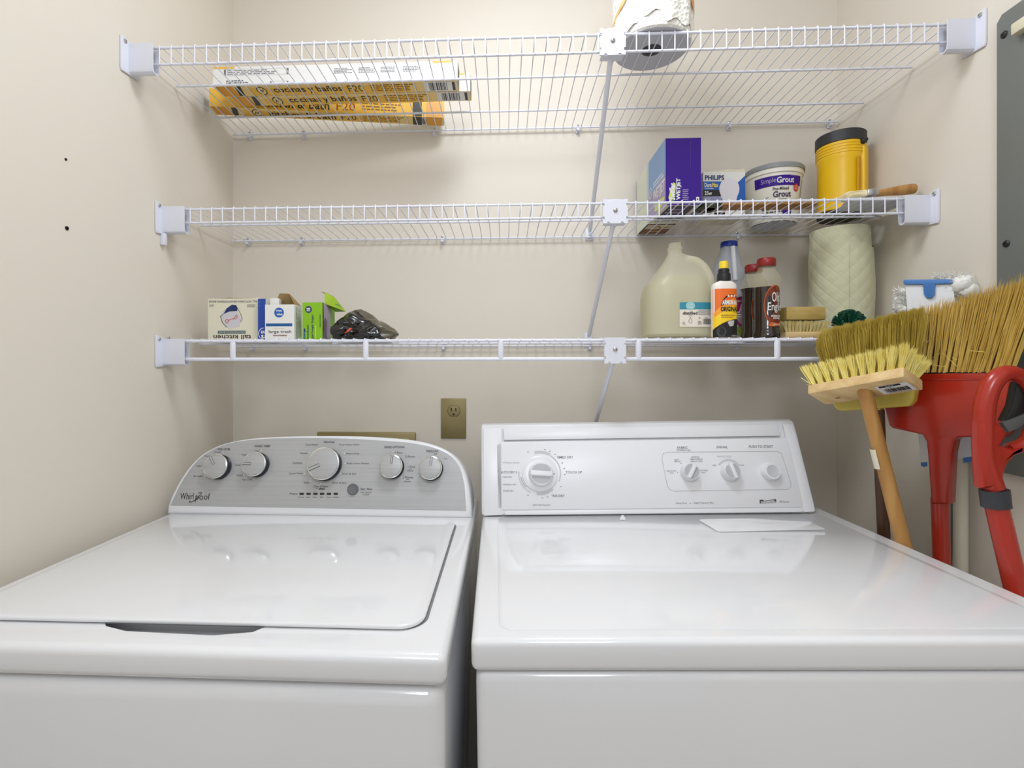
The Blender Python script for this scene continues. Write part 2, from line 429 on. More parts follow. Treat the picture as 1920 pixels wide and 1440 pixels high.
# top deck with the finger scoop cut out of it
mb = MB(); mb.box(WX0, WX1, .582, 1.30, .8765, ZT, ENAM, .011, 4); deck = mb.build('top_deck', wr)
cut = MB()
def scoop(z): return [(-.545, .636 + .03, z), (-.51, .630, z), (-.475, .619, z), (-.36, .614, z), (-.315, .624, z), (-.285, .636 + .03, z)]
cut.prism(scoop(.893), (0, 0, .08), ENAM); co = cut.build('cutter')
md = deck.modifiers.new('b', 'BOOLEAN'); md.object = co; md.operation = 'DIFFERENCE'; md.solver = 'EXACT'
bpy.context.view_layer.update()
me = bpy.data.meshes.new_from_object(deck.evaluated_get(bpy.context.evaluated_depsgraph_get()))
deck.modifiers.clear(); deck.data = me; bpy.data.objects.remove(co); WM.pop(co, None)
me.polygons.foreach_set('use_smooth', [True] * len(me.polygons)); me.set_sharp_from_angle(angle=math.radians(35))
def rrect(x0, x1, y0, y1, r, z, n=8):
    P = []
    for cx, cy, a0 in ((x1 - r, y1 - r, 0), (x0 + r, y1 - r, 90), (x0 + r, y0 + r, 180), (x1 - r, y0 + r, 270)):
        for k in range(n + 1):
            a = math.radians(a0 + 90 * k / n); P.append((cx + r * math.cos(a), cy + r * math.sin(a), z))
    return P
lid = MB(); lid.prism(rrect(-.732, -.104, .634, 1.086, .032, ZT + .0012), (0, 0, .0062), ENAM, .0028, 3)
lid.build('lid', wr)
gap = MB(); gap.prism(rrect(-.735, -.101, .637, 1.089, .034, ZT - .0005), (0, 0, .0014), mat('gap_shade_grey', (128, 128, 130), .6)); gap.build('lid_gap_shade', wr)  # thin grey sheet paints the shade in the gap around the lid
# console
al = math.radians(17.4); nW = Vector((0, -math.cos(al), math.sin(al)))
SW = plane((0, 1.12, ZT + .002), nW)
arch = [(312, 964), (313, 950), (322, 927), (341, 893), (366, 862), (396, 841), (431, 828.5), (480, 821), (540, 818), (610, 817), (680, 818), (740, 821.5), (785, 827), (822, 837), (850, 853), (870, 880), (880, 915), (884, 950), (885, 972)]
def sm2(pts, n=4): return [(v.x, v.y) for v in bez([(a, b, 0) for a, b in pts], n)]
A2 = [arch[0]] + sm2(arch[1:-1]) + [arch[-1]]
mb = MB(); mb.prism([SW(a, b) for a, b in A2], (0, .13, -.03), ENAM2, .007, 3); con = mb.build('console', wr)
pan = [(320, 948), (337, 912), (351, 889), (368, 867), (385, 852), (409, 838.5), (441, 829), (489, 823.5), (546, 821.5), (607, 821.5), (680, 824), (745, 828.5), (778, 832), (817, 841), (846, 856), (863, 879), (871, 910), (874, 957.5)]
mb = MB(); mb.prism([SW(a, b, -.001) for a, b in [pan[0]] + sm2(pan[1:-1]) + [pan[-1]]], nW * .0018, GREYP, .0004, 1); mb.build('control_panel', wr)
SWp = plane(Vector((0, 1.12, ZT + .002)) + nW * .0009, nW)
def washer_knob(px, py, r, ang):
    c = SWp(px, py); k = r * (c.y * cs) / F
    kb = MB(); kb.lathe([(k * 1.02, 0), (k * 1.02, .002), (k * .94, .004), (k * .92, .017)], c, DKNAVY, 32, axis=nW)
    o = kb.build('knob', wr)
    MB().lathe([(k * .93, .016), (k * 1.0, .0175), (k * 1.0, .0205), (k * .93, .0215), (k * .90, .0205)], c, CHROME, 32, axis=nW).build('knob_ring', o, label='chrome ring')
    MB().lathe([(k * .90, .0195), (k * .90, .0208), (k * .86, .0212)], c, GREYP, 32, axis=nW).build('knob_face', o, label='brushed grey face')
    S = lambda a, b, off=0.: c + nW * (.0213 + off) + Vector((1, 0, 0)) * a + Vector((0, math.sin(al), math.cos(al))) * b
    a = math.radians(ang); d = Vector((math.cos(a), math.sin(a)))
    q = MB(); p0, p1 = d * k * .2, d * k * .92; w_ = Vector((-d.y, d.x)) * k * .07
    q.prism([S(*(p0 + w_)), S(*(p1 + w_)), S(*(p1 - w_)), S(*(p0 - w_))], nW * .0008, GREYP, .0002, 1)
    q.line(S, [p0 + w_ * 1.2, p1 + w_ * 1.2], k * .04, INK, .0002); q.line(S, [p0 - w_ * 1.2, p1 - w_ * 1.2], k * .04, INK, .0002)
    q.build('pointer', o, smooth=0)
# the faces stand proud, so seat each knob a little down and right of where its face shows
for px, py, r, ang in ((412, 876, 23, 125), (483, 872, 23, 178), (611, 871, 30.5, 204), (736, 876, 22, 85), (809, 879, 22, 85)): washer_knob(px, py, r, ang)
c = SWp(662, 917.5); MB().lathe([(.0125, 0), (.0125, .003), (.0108, .0045), (.0104, .0038), (.006, .0034)], c, mat('grey_button', (104, 104, 110), .4), 24, axis=nW).build('start_button', wr)
L = MB()
def wt(body, x0, y0, x1, y1, m=INK, **k): L.txt(SWp, body, x0, y1, x1, y0, m, **k)
for b, x0, y0, x1, y1 in (('SOIL LEVEL', 408, 840, 432, 844), ('WASH TEMP', 477, 834.3, 507, 838.4), ('Normal', 607, 826.3, 627.3, 830.6), ('RINSE OPTIONS', 720.7, 836.2, 758.7, 840.4), ('PRESOAK', 799, 843.6, 822, 848), ('Start / Pause', 676, 914.8, 697.7, 918.6), ('Progress', 543, 924, 557.8, 928)):
    wt(b, x0, y0, x1, y1, bold=.012, italic=.12)
for b, x0, y0, x1, y1 in (('Heavy', 402, 846, 415, 849.3), ('Normal', 384, 853.5, 396, 856.5), ('Light', 368, 872, 378, 876), ('Ex Light', 363, 891, 381, 895), ('Hot', 478, 844, 486, 847.2), ('Warm', 453, 851, 466, 854.3), ('Cool', 441, 870, 451, 873.4), ('Cold', 444, 889.6, 455, 893), ('Tap Cold', 453, 897.6, 472.5, 901.4),
        ('Cold Wash', 573, 832, 595.5, 835.6), ('Casual', 562, 848, 576.6, 851.2), ('Delicate', 549, 866, 566.7, 869.6), ('Quick Wash', 542, 886, 567.7, 889.8), ('Soak', 569.7, 903.3, 579.5, 906.6), ('Clean Washer', 587.5, 909.8, 616, 913.8), ('Rinse & Spin', 623, 903.8, 650, 907.6), ('Drain & Spin', 641, 886.8, 668.5, 890.6), ('Bulky Items /Sheets', 650, 867.4, 692, 871.2), ('Heavy Duty', 649, 848.8, 673.8, 852.6), ('Deep Water Wash', 636, 832.3, 673.5, 836),
        ('1 Rinse', 741, 846.8, 754.7, 850.2), ('2 Rinses', 760, 853.8, 777.5, 858), ('1 Rinse', 765, 872.8, 779, 877.4), ('with', 766, 878.3, 772, 880.6), ('softener', 762.6, 881.2, 775.5, 884), ('2 Rinses', 755, 892.3, 774.5, 897), ('with', 761, 897.6, 767, 899.8), ('softener', 756.7, 901.2, 770.6, 904), ('Off', 813, 849.9, 819.4, 853.2), ('On', 832.5, 858.5, 838.6, 861.2),
        ('Hold 3 Seconds', 675.8, 921.6, 696, 924.4), ('to Cancel', 680, 925.4, 692, 928.4), ('with', 591, 914.8, 597, 917), ('Sensing', 559, 931, 570.5, 933.6), ('Wash', 574, 931, 581, 933.4), ('Rinse', 586.5, 931, 594, 933.4), ('Spin', 600, 931, 606, 933.6), ('Done', 612.5, 931, 620, 933.4), ('Lid Locked', 624, 931, 634.5, 933.4)):
    wt(b, x0, y0, x1, y1, INK, italic=.1)
wt('affresh', 598, 914, 608.5, 918.4, DARK, bold=.02, italic=.3)
for x, y in ((418.5, 847.5), (382, 874), (384, 892), (490, 845), (468, 851), (454, 872), (457, 890), (475, 899), (580, 849.5), (570, 868), (571, 887.5), (582.5, 902.5), (601.5, 906.8), (621, 902.3), (638.5, 887.7), (647, 868.7), (645.5, 850.5), (752.5, 894.5), (737, 846)):
    L.disc(SWp, x, y, 1.0, 1.0, WHITE, n=10)
L.build('panel_lettering', wr, smooth=0)['kind'] = 'stuff'
for x in (565.7, 578.6, 591.5, 604, 616.8, 629.6):
    q = MB(); q.prism([SWp(x + a * 4.3 - (abs(b) < .5) * 0, 926 + b * 1.9) for a, b in ((-1, 0), (-.8, -1), (.8, -1), (1, 0), (.8, 1), (-.8, 1))], nW * .0006, DARK); q.build('progress_light', wr, smooth=0, label='black lozenge-shaped progress light')
q = MB(); q.txt(SWp, 'Whirl', 338.7, 936.2, 363.5, 924.5, DARK, italic=.16); q.txt(SWp, 'pool', 365.5, 941, 393, 925, DARK, italic=.16)
sw_ = [(355 + 2, 939), (354.5, 941.5), (359, 941.2), (366, 937), (373, 930), (377.5, 925), (377, 923.4), (372, 924.6)]
q.line(SWp, sm2(sw_, 6), 1.1, DARK, .0005); q.build('logo', wr, smooth=0)

# ------------------------------------------------------------------ dryer (stands a touch crooked)
MD = Matrix.Translation((-.041 + .0152, .609, 0)) @ Matrix.Rotation(.020, 4, 'Z') @ Matrix.Rotation(-.0165, 4, 'Y')
dr = thing('clothes_dryer', 'white front-load dryer with long white console, right of the washer', 'clothes dryer', M=MD)
DW, DH = .757, .920
MB(MD).box(.005, DW - .005, .004, .69, .02, .8785, ENAM, .012, 4).build('cabinet', dr)
MB(MD).box(0, DW, 0, .70, .880, DH, ENAM, .009, 4).build('top_panel', dr)
for x in (.06, DW - .06):
    for y in (.06, .62): MB(MD).lathe([(.02, -.0165 * x + .0005), (.02, .012), (.012, .014), (.012, .03)], (x, y, 0), BLACK, 16).build('foot', dr)
MB(MD).box(.12, DW - .12, -.012, .006, .16, .70, ENAM, .008, 3).build('door', dr)
mb = MB(MD); mb.prism(rrect(.034, DW - .034, .022, .500, .02, DH - .0006), (0, 0, .0014), ENAM, .0009, 2); mb.build('work_surface', dr)
yb0 = .506; CWD = .719; hC = .194; lean = .072
M3 = MD.to_3x3()
nDl = Vector((0, -hC, lean)).normalized(); nD = (M3 @ nDl).normalized()
P0 = MD @ Vector((0, yb0, DH + .012)); SD = plane(P0, nD)
mb = MB(MD)
prof = [(yb0 + .004, DH + .001), (yb0 - .001, DH + .006), (yb0 + .004, DH + .022)]
pr2 = [(yb0 + lean * .955, DH + hC * .93), (yb0 + lean + .004, DH + hC - .003), (yb0 + lean + .016, DH + hC), (yb0 + lean + .07, DH + hC - .006), (yb0 + .185, DH + .10), (yb0 + .19, DH + .001)]
mb.prism([(0, y, z) for y, z in prof + pr2], (CWD, 0, 0), ENAM2, .005, 3); mb.build('console', dr)
def dpan(pts, th, name, m=ENAM2, bev=.0012, base=-.004, label=None):
    q = MB(); q.prism([SD(a, b, base) for a, b in pts], nD * (th - base), m, bev, 2); return q.build(name, dr, label=label)
def shrink(pts): return pts
dpan([(931, 836), (937, 829.5), (1471, 822), (1478, 826), (1503, 944), (1499, 951), (946, 956.5), (933, 953)], .0012, 'control_panel')
dpan([(944, 804.5), (1454, 796.5), (1461, 815), (1459, 818), (945, 826)], .0016, 'visor_strip', bev=.0014)
dpan([(945, 958), (1500, 952.5), (1503, 958), (1500, 960.5), (947, 966)], .0022, 'lower_trim')
dpan([(906, 804), (941, 802.5), (942, 966), (907, 967.5)], .0012, 'end_cap', bev=.002)
dpan([(1466, 796), (1485, 795.5), (1524, 960), (1507, 960.5)], .0012, 'end_cap', bev=.002)
SDp = plane(P0 + nD * .0013, nD)
q = MB(); rr_ = [(1241, 860), (1243, 851), (1250, 848), (1456, 846), (1464, 849), (1468, 858), (1483, 906), (1483, 913), (1477, 917.5), (1264, 921), (1256, 918), (1251, 910)]
q.line(SDp, rr_, .7, INKF, closed=True)
ds = lambda b, x0, y0, x1, y1, m=INKL, **k: q.txt(SDp, b, x0, y1, x1, y0, m, **k)
for b, x0, y0, x1, y1 in (('TIMED DRY', 1044, 855, 1074.7, 859.6), ('TOUCH UP', 1060.6, 883, 1091, 887.8), ('AIR DRY', 1036, 927.4, 1059, 932.2), ('AUTO DRY II', 939, 883, 969, 887.8), ('FABRIC', 1270, 837, 1290, 841.6), ('SIGNAL', 1343.4, 836, 1364.6, 840.5), ('PUSH TO START', 1404.4, 834.8, 1449.4, 840)): ds(b, x0, y0, x1, y1, INKL, bold=.008)
for b, x0, y0, x1, y1 in (('LESS DRY', 942.5, 893, 960.3, 896), ('NORMAL DRY', 943, 907, 969, 910), ('MORE DRY', 943.4, 918.8, 963.5, 922), ('TEMPERATURE', 1268, 842.8, 1295, 845.6), ('KNIT', 1265, 860.6, 1273, 863.2), ('MEDIUM', 1264, 864, 1276, 866.4), ('NORMAL', 1296, 855.6, 1312, 858.4), ('PERM PRESS', 1293.5, 859.8, 1317, 862.6), ('MEDIUM  HIGH', 1295, 863.8, 1317, 866.2), ('DELICATE', 1250, 881.6, 1267.5, 884.4), ('LOW', 1256, 885.6, 1263, 888), ('COTTONS', 1310.6, 880.8, 1327, 883.6), ('HIGH', 1315.5, 884.8, 1323, 887.2), ('OFF', 1336, 871.2, 1343, 874), ('LOUD', 1385, 870.8, 1395, 873.4), ('Soft Heat System', 999, 945, 1031.6, 949.4), ('Heavy Duty', 1267.5, 941.6, 1288, 945.8), ('Super Capacity Plus', 1301, 940.8, 1338, 945.4), ('80 Series', 1461.6, 938.6, 1479.6, 942.4)): ds(b, x0, y0, x1, y1, INKL)
for b, x0, y0, x1, y1 in (('WRINKLE GUARD', 942.5, 866, 974.4, 868.8), ('END OF CYCLE', 1345, 854.4, 1371.6, 857.4)): ds(b, x0, y0, x1, y1, INKF)
q.disc(SDp, 1294.5, 943.6, .9, .9, INKL)
# timer scale: bands and minute figures
for r0, r1, a0, a1 in ((38, 43, 62, 104), (37.8, 40.2, -22, 60), (38, 40.6, 174, 245), (36, 40.5, 262, 310)):
    q.arc(SDp, 1012, 888, r0, r1, -a0, -a1, mat('light_scale_band', (196, 196, 199), .6), .0003, 20)
q.arc(SDp, 1012, 888, 35.6, 36.4, -190, -225, INKL, .0003, 12)
for a in (118, 78, 66, 52, 40, 26, 12, -2, -32, -60, -72, -84, -118):
    x, y = 1012 + 47 * math.cos(math.radians(a)), 888 - 46 * math.sin(math.radians(a)); q.rect(SDp, x - 1.6, y + .9, x + 1.6, y - .9, INKF)
for x, y in ((1277, 869), (1298.5, 870), (1270.5, 885.6), (1309, 885)): q.disc(SDp, x, y, .9, .9, INKL, n=8)
q.arc(SDp, 1366, 883, 19, 22.6, -32, -150, mat('light_scale_band', (196, 196, 199), .6), .0003, 16)
# badge: dark block with a light wedge across it
q.poly(SDp, [(1424.3, 937), (1431, 937), (1433, 939.4), (1447, 936.8), (1451, 936.2), (1455.4, 936), (1455.4, 942.8), (1424.6, 943.8)], INK, .0004)
q.poly(SDp, [(1432, 941.6), (1442, 938.2), (1450, 937.6), (1452.4, 939.8), (1432, 942.4)], INKF, .0005)
q.txt(SDp, 'KENMORE', 1427, 943.0, 1454.6, 939.9, WHITE, .0007, bold=.02)
q.build('panel_lettering', dr, smooth=0)['kind'] = 'stuff'
def dryer_knob(px, py, r, ang, bar=True, dep=.018):
    c = SDp(px, py); k = r * (c - EYEV).dot(Vector((-sn, cs, 0))) / F
    o = MB().lathe([(k * 1.04, 0), (k * 1.04, .002), (k, .005), (k * .95, dep * .75), (k * .86, dep)], c, ENAM2, 28, axis=nD).build('knob' if bar else 'start_button', dr)
    ux = (M3 @ Vector((1, 0, 0))).normalized(); uy = nD.cross(ux)
    a = math.radians(ang); d = ux * math.cos(a) + uy * math.sin(a); e = nD.cross(d)
    if bar:
        dk = mat('grey_knob_recess', (178, 178, 181), .4)
        for s_ in (-1, 1):
            pts = [c + nD * (dep - .0006) + d * k * .80 * math.cos(t_) * .95 + e * s_ * k * (.24 + .56 * math.sin(t_)) for t_ in [math.pi * i / 10 for i in range(11)]]
            MB().prism(pts, nD * .0009, dk).build('knob_recess', o, smooth=0, label='grey dished side of the grip')
        MB().prism([c + nD * dep * .95 + d * k * .86 * A + e * k * B for A, B in ((-1, -.14), (-.8, -.2), (.8, -.2), (1, -.14), (1, .14), (.8, .2), (-.8, .2), (-1, .14))], nD * .006, ENAM2, .0015, 2).build('knob_grip', o)
    else:
        MB().lathe([(k * .68, dep - .001), (k * .64, dep + .0012), (k * .5, dep + .0004)], c, mat('grey_button_face', (196, 196, 199), .45), 24, axis=nD).build('button_face', o)
c = SDp(1012, 888); MB().lathe([(.0395, 0), (.0395, .003), (.037, .0045), (.028, .0046)], c, ENAM2, 40, axis=nD).build('timer_dial', dr)
mark = MB(); mark.rect(plane(c + nD * .0047, nD), 1035.5, 889.5, 1040, 887.5, INKL); mark.build('timer_mark', dr, smooth=0)
dryer_knob(1014, 890, 23.5, -4, dep=.016)
dryer_knob(1292, 886, 16.5, 58); dryer_knob(1368, 885, 16.5, 104); dryer_knob(1443.5, 884.5, 17, 0, False, .013)
nT = (M3 @ Vector((0, 0, 1))).normalized(); ST = plane(MD @ Vector((0, 0, DH + .0008)), nT)
mb = MB(); mb.prism([ST(a, b, .0002) for a, b in ((1311, 976), (1344, 996.5), (1352, 998), (1547, 993), (1502, 970.5), (1316, 974))], nT * .0016, ENAM, .0007, 2); mb.build('lint_screen_door', dr)
mb = MB(); mb.prism([ST(a, b, .0002) for a, b in ((1162, 976), (1173, 976), (1169, 968.5), (1166, 968.5))], nT * .004, ENAM2, .001); mb.build('rubber_stop', dr)
# ------------------------------------------------------------------ cartons
def carton_faces(mb, x0, x1, y0, y1, z0, z1, fr, bk, lf, rt, bt, tp, R=None, inset=0):
    P = [(x, y, z) for z in (z0, z1) for y in (y0, y1) for x in (x0, x1)]
    P = [R @ Vector(p) if R is not None else Vector(p) for p in P]
    for idx, m in (((0, 1, 5, 4), fr), ((3, 2, 6, 7), bk), ((2, 0, 4, 6), lf), ((1, 3, 7, 5), rt), ((2, 3, 1, 0), bt), ((4, 5, 7, 6), tp)):
        if m is not None: mb.add([P[i] for i in idx], [(0, 1, 2, 3)], m)
    S = dict(front=quadS(P[0], P[1] - P[0], P[4] - P[0]), left=quadS(P[2], P[0] - P[2], P[6] - P[2]),
             right=quadS(P[1], P[3] - P[1], P[5] - P[1]), bottom=quadS(P[2], P[3] - P[2], P[0] - P[2]))
    return S
def rotz(cx, cy, deg):
    return Matrix.Translation((cx, cy, 0)) @ Matrix.Rotation(math.radians(deg), 4, 'Z') @ Matrix.Translation((-cx, -cy, 0))

AMB = mat('amber_print', (236, 184, 62), .45); AMB2 = mat('deep_amber_print', (222, 154, 34), .4); PALE = mat('pale_amber_print', (236, 204, 130), .5)
OLIVE = mat('dark_olive_print', (52, 56, 44), .5)
def tube_carton(label, x0, x1, y0, y1, h, deg, words, fade):
    R = rotz((x0 + x1) / 2, (y0 + y1) / 2, deg)
    t = thing('lamp_tube_carton', label, 'carton', (0, 0, D1), 'fluorescent tube cartons on the topmost shelf')
    mb = MB(); z0 = D1
    S = carton_faces(mb, x0, x1, y0, y1, z0, z0 + h, WHITE if fade < 2 else AMB, CREAM, DARK, OLIVE, PALE, WHITE if fade < 2 else AMB, R)
    mb.build('carton_body', t, smooth=0)
    q = MB(); B = S['bottom']; Fq = S['front']
    # underside print: black band, emblem, words, figure, small print, bar code
    q.rect(B, .005, .02, .075, .98, AMB2); q.poly(B, [(.075, .04), (.098, .04), (.112, .98), (.088, .98)], OLIVE, .0005); q.rect(B, .13, .0, .80, .72, AMB, .0003)
    q.disc(B, .185, .5, .020, .40, OLIVE, .0006); q.disc(B, .185, .5, .016, .32, PALE, .0007); q.line(B, [(.176, .35), (.182, .65), (.188, .4), (.194, .68)], .004, OLIVE, .0008)
    q.txt(B, words, .235, .14, .52, .84, DARK, .0006, bold=.018); q.txt(B, 'F20', .545, .2, .61, .8, OLIVE, .0006)
    q.fine(B, .64, .15, .84, .85, 4, mat('brown_ink', (140, 96, 30), .6), .0006); q.rect(B, .86, .05, .985, .95, WHITE, .0005); q.bars(B, .88, .12, .955, .88, INK, 12, .0008); q.rect(B, .975, .1, .985, .9, DARK, .0008)
    if fade < 2:
        q.rect(Fq, .0, .90, .09, 1., AMB, .0004); q.rect(Fq, .90, .92, .98, 1., AMB, .0004)
        q.line(Fq, [(.05, .55), (.31, .55), (.31, .86), (.05, .86)], .008, INKL, .0005, True); q.fine(Fq, .06, .58, .30, .84, 3, INKL); q.fine(Fq, .055, .12, .16, .32, 2, INK)
        for a in (.50, .60, .69, .78): q.fine(Fq, a, .5, a + .075, .8, 4, INKL)
        q.line(Fq, [(.24, .06), (.31, .06), (.31, .2), (.24, .2)], .006, INKL, .0005, True)
    else:
        q.txt(Fq, words, .20, .12, .50, .62, OLIVE, .0005, bold=.018); q.txt(Fq, 'F20', .53, .15, .61, .6, mat('red_brown_ink', (150, 70, 20), .5), .0005)
        q.fine(Fq, .64, .2, .84, .7, 3, mat('brown_ink', (140, 96, 30), .6)); q.rect(Fq, .86, .02, .90, .98, OLIVE, .0004); q.rect(Fq, .92, .02, .99, .98, AMB2, .0004)
        q.rect(B, .86, .02, .90, .98, OLIVE, .0010); q.rect(B, .92, .02, .99, .98, AMB2, .0010)
    q.build('printed_design', t, smooth=0)
tube_carton('white and yellow tube carton with Spanish wording, nearest the shelf front', -.706, -.112, 1.204, 1.249, .047, 0, 'cocinas y baños', 0)
tube_carton('white and yellow tube carton with Spanish wording, middle of three, jutting out right', -.690, -.0855, 1.2515, 1.297, .044, 0, 'cocinas y baños', 1)
tube_carton('bright yellow kitchen and bath tube carton lying askew at the back', -.775, -.165, 1.3375, 1.3825, .046, 8.6, 'kitchen & bath', 2)

# ------------------------------------------------------------------ paper towel roll on the topmost shelf
PAPER = mat('white_quilted_paper', (238, 234, 224), .85, bump=('vor', 130, .9, .003)); ORNG = mat('orange_print', (238, 170, 104), .8)
GREYPAPER = mat('roll_end_paper', (196, 197, 203), .9)
t = thing('paper_towel_roll', 'white embossed paper towel roll with orange print standing on the topmost shelf', 'paper towel', (.313, 1.108, D1))
R1 = .0795
mb = MB(); n = 64; prof = [(.020, .004), (R1 - .004, 0), (R1, .003), (R1 + .001, .02), (R1 + .0015, .14), (R1, .278), (.021, .28), (.020, .27)]
mb.lathe(prof, (.313, 1.108, D1), PAPER, n); mb.build('paper_roll', t)
MB().lathe([(.021, -.0002), (R1 - .004, -.0006), (R1 - .0045, .001), (.021, .001)], (.313, 1.108, D1), GREYPAPER, 48).build('roll_end', t, label='grey-white underside of the roll')
MB().lathe([(.0205, -.0010), (.0203, .002)], (.313, 1.108, D1), mat('core_hole_shade', (70, 70, 74), .9), 32).build('core', t, label='core opening with its shade painted as a dark disc')  # dark disc stands in for the shade inside the roll's core
# loose outer sheet edge with a wavy lower hem, and the printed border
sh = MB(); vs = []; N = 30
for j in range(2):
    for i in range(N + 1):
        a = math.radians(-170 + 150 * i / N); r = R1 + .003 + .002 * math.sin(i * 1.1)
        z = (.006 + .010 * math.sin(i * .55) ** 2 + (.016 if 9 < i < 17 else 0)) if j == 0 else .10
        vs.append((.313 + r * math.cos(a), 1.108 + r * math.sin(a), D1 + z))
sh.add(vs, [(i, i + 1, N + 1 + i + 1, N + 1 + i) for i in range(N)], PAPER); sh.build('loose_sheet', t)
S = cylS((.313, 1.108, D1), lambda b: R1 + .0052, -178, -20); q = MB()
for k in range(18):
    u0, u1 = k / 18, (k + 1) / 18; f = lambda u: .028 + .9 * (u - .03) * .16 if False else .035 + .16 * u
    if u0 < .3: q.add([S(u0, f(u0), 0), S(u1, f(u1), 0), S(u1, f(u1) + .010, 0), S(u0, f(u0) + .010, 0)], [(0, 1, 2, 3)], ORNG)
    if u0 > .86: q.add([S(u0, .06, 0), S(u1, .05, 0), S(u1, .075, 0), S(u0, .08, 0)], [(0, 1, 2, 3)], ORNG)
q.build('printed_border', t, smooth=0)

# ------------------------------------------------------------------ middle shelf
PURP = mat('deep_purple_card', (54, 12, 132), .5, spec=.3); LAV = mat('lavender_print', (168, 152, 190), .5); SKY = mat('sky_blue_print', (132, 166, 208), .5); PGRN = mat('pale_green_print', (222, 226, 206), .5)
LIME = mat('lime_print', (206, 220, 60), .5); DKPU = mat('dark_plum_print', (62, 48, 76), .5); BRN = mat('brown_print', (128, 78, 44), .5)
t = thing('mop_pad_box', 'tall purple wet-mop pad box on the middle shelf, beside the light bulb pack', 'box', (.407, 1.3, D2))
mb = MB(); S = carton_faces(mb, .367, .4465, 1.186, 1.441, D2, D2 + .153, PURP, PURP, PGRN, PURP, WHITE, PURP)
mb.build('carton_body', t, smooth=0)
q = MB(); Fq = S['front']; Lf = S['left']; B = S['bottom']
q.txt(Fq, 'WETJET', .30, .075, .445, .40, WHITE, .0006, bold=.035, rot=90)
q.poly(Fq, [(.10, .06), (.16, .05), (.22, .12), (.29, .25), (.28, .32), (.22, .34), (.13, .22), (.08, .12)], LIME, .0004); q.poly(Fq, [(.16, .06), (.20, .05), (.29, .16), (.27, .24)], mat('green_print', (90, 150, 60), .5), .0005)
q.txt(Fq, 'Swiffer', .10, .07, .27, .33, WHITE, .0008, bold=.04, italic=.2, rot=90)
q.fine(Fq, .48, .07, .66, .24, 6, LAV); q.rect(Fq, .86, .05, .945, .115, WHITE, .0004); q.rect(Fq, .885, .07, .92, .095, PURP, .0006)
for k in range(40): q.rect(Fq, .70, .55 + .010 * k, .703, .555 + .010 * k, LAV, .0004)
q.poly(Lf, [(.46, 0), (1, 0), (1, .46), (.46, .42)], LAV, .0003); q.poly(Lf, [(.46, .42), (1, .46), (1, 1), (.46, 1)], SKY, .0003)
q.rect(Lf, .40, 0, .46, 1, mat('pale_blue_edge', (196, 206, 212), .5), .0003)
q.txt(Lf, 'WETJET', .62, .20, .985, .42, WHITE, .0007, bold=.03); q.poly(Lf, [(.66, .08), (.80, .02), (.95, .06), (.98, .15), (.80, .19), (.68, .16)], LIME, .0006); q.txt(Lf, 'Swiffer', .68, .06, .96, .16, WHITE, .0009, bold=.03, italic=.2)
q.arc(Lf, .53, .44, .04, .052, 0, 360, WHITE, .0008, 24, 1.7); q.txt(Lf, '24', .505, .40, .555, .48, WHITE, .0008); q.fine(Lf, .62, .46, .97, .56, 2, WHITE)
q.rect(B, .0, .45, 1, 1, CREAM, .0003); q.rect(B, .12, .50, .88, .98, DKPU, .0005); q.fine(B, .2, .56, .8, .92, 4, LAV, .0008)
q.rect(B, .03, .02, .97, .40, DARK, .0004); q.rect(B, .07, .03, .93, .20, BRN, .0007); q.rect(B, .07, .21, .93, .38, mat('beige_print', (206, 192, 164), .5), .0007); q.line(B, [(.3, .26), (.45, .32), (.6, .24), (.8, .3)], .03, BRN, .0009); q.line(B, [(.3, .1), (.5, .14), (.7, .1)], .02, PALE, .0009)
q.build('printed_design', t, smooth=0)

TAPE = mat('dark_green_tape', (46, 52, 40), .5)
t = thing('tape_roll', 'small flat dark green tape roll lying between the purple box and bulb pack', 'tape', (.478, 1.222, D2))
MB().lathe([(.030, 0), (.030, .011), (.016, .011)], (.478, 1.222, D2), TAPE, 28).build('tape_winding', t); MB().lathe([(.016, -.0003), (.016, .0113), (.014, .0113), (.014, -.0003)], (.478, 1.222, D2), TAN, 24).build('core', t)

BLUE = mat('blue_print', (26, 92, 178), .42); DKBL = mat('navy_print', (20, 44, 96), .45); YEL = mat('yellow_print', (240, 214, 60), .45)
R = rotz(.54, 1.32, 2); t = thing('light_bulb_pack', 'white and blue card pack of 25 watt light bulbs between purple box and grout tub', 'box', (.54, 1.32, D2))
mb = MB(); h = .111; S = carton_faces(mb, .487, .590, 1.285, 1.360, D2, D2 + h, WHITE, WHITE, WHITE, WHITE, CREAM, CREAM, R); mb.build('carton_body', t, smooth=0)
q = MB(); Fq = S['front']
q.txt(Fq, 'PHILIPS', .04, .82, .50, .93, DKBL, .0006, bold=.035); q.rect(Fq, .0, .60, .56, .79, BLUE); q.txt(Fq, 'Dura', .03, .66, .20, .76, WHITE, .0006, bold=.03); q.txt(Fq, 'Max', .21, .66, .36, .76, YEL, .0006, bold=.03); q.fine(Fq, .04, .615, .30, .645, 1, WHITE)
q.rect(Fq, .0, .46, .42, .60, DARK); q.txt(Fq, '25w', .03, .485, .21, .575, WHITE, .0006, bold=.03)
q.poly(Fq, [(.44, .20), (1, .18), (1, .92), (.82, .76), (.44, .60)], BLUE); q.poly(Fq, [(0, .22), (.5, .20), (.42, .46), (0, .46)], mat('grey_violet_print', (150, 152, 186), .5)); q.poly(Fq, [(0, .18), (.32, .26), (.34, .18)], INK, .0005)
q.fine(Fq, .03, .30, .2, .42, 3, WHITE, .0006); q.rect(Fq, .26, .02, .52, .10, DARK, .0004)
BW = mat('frosted_bulb_print', (226, 222, 226), .35)
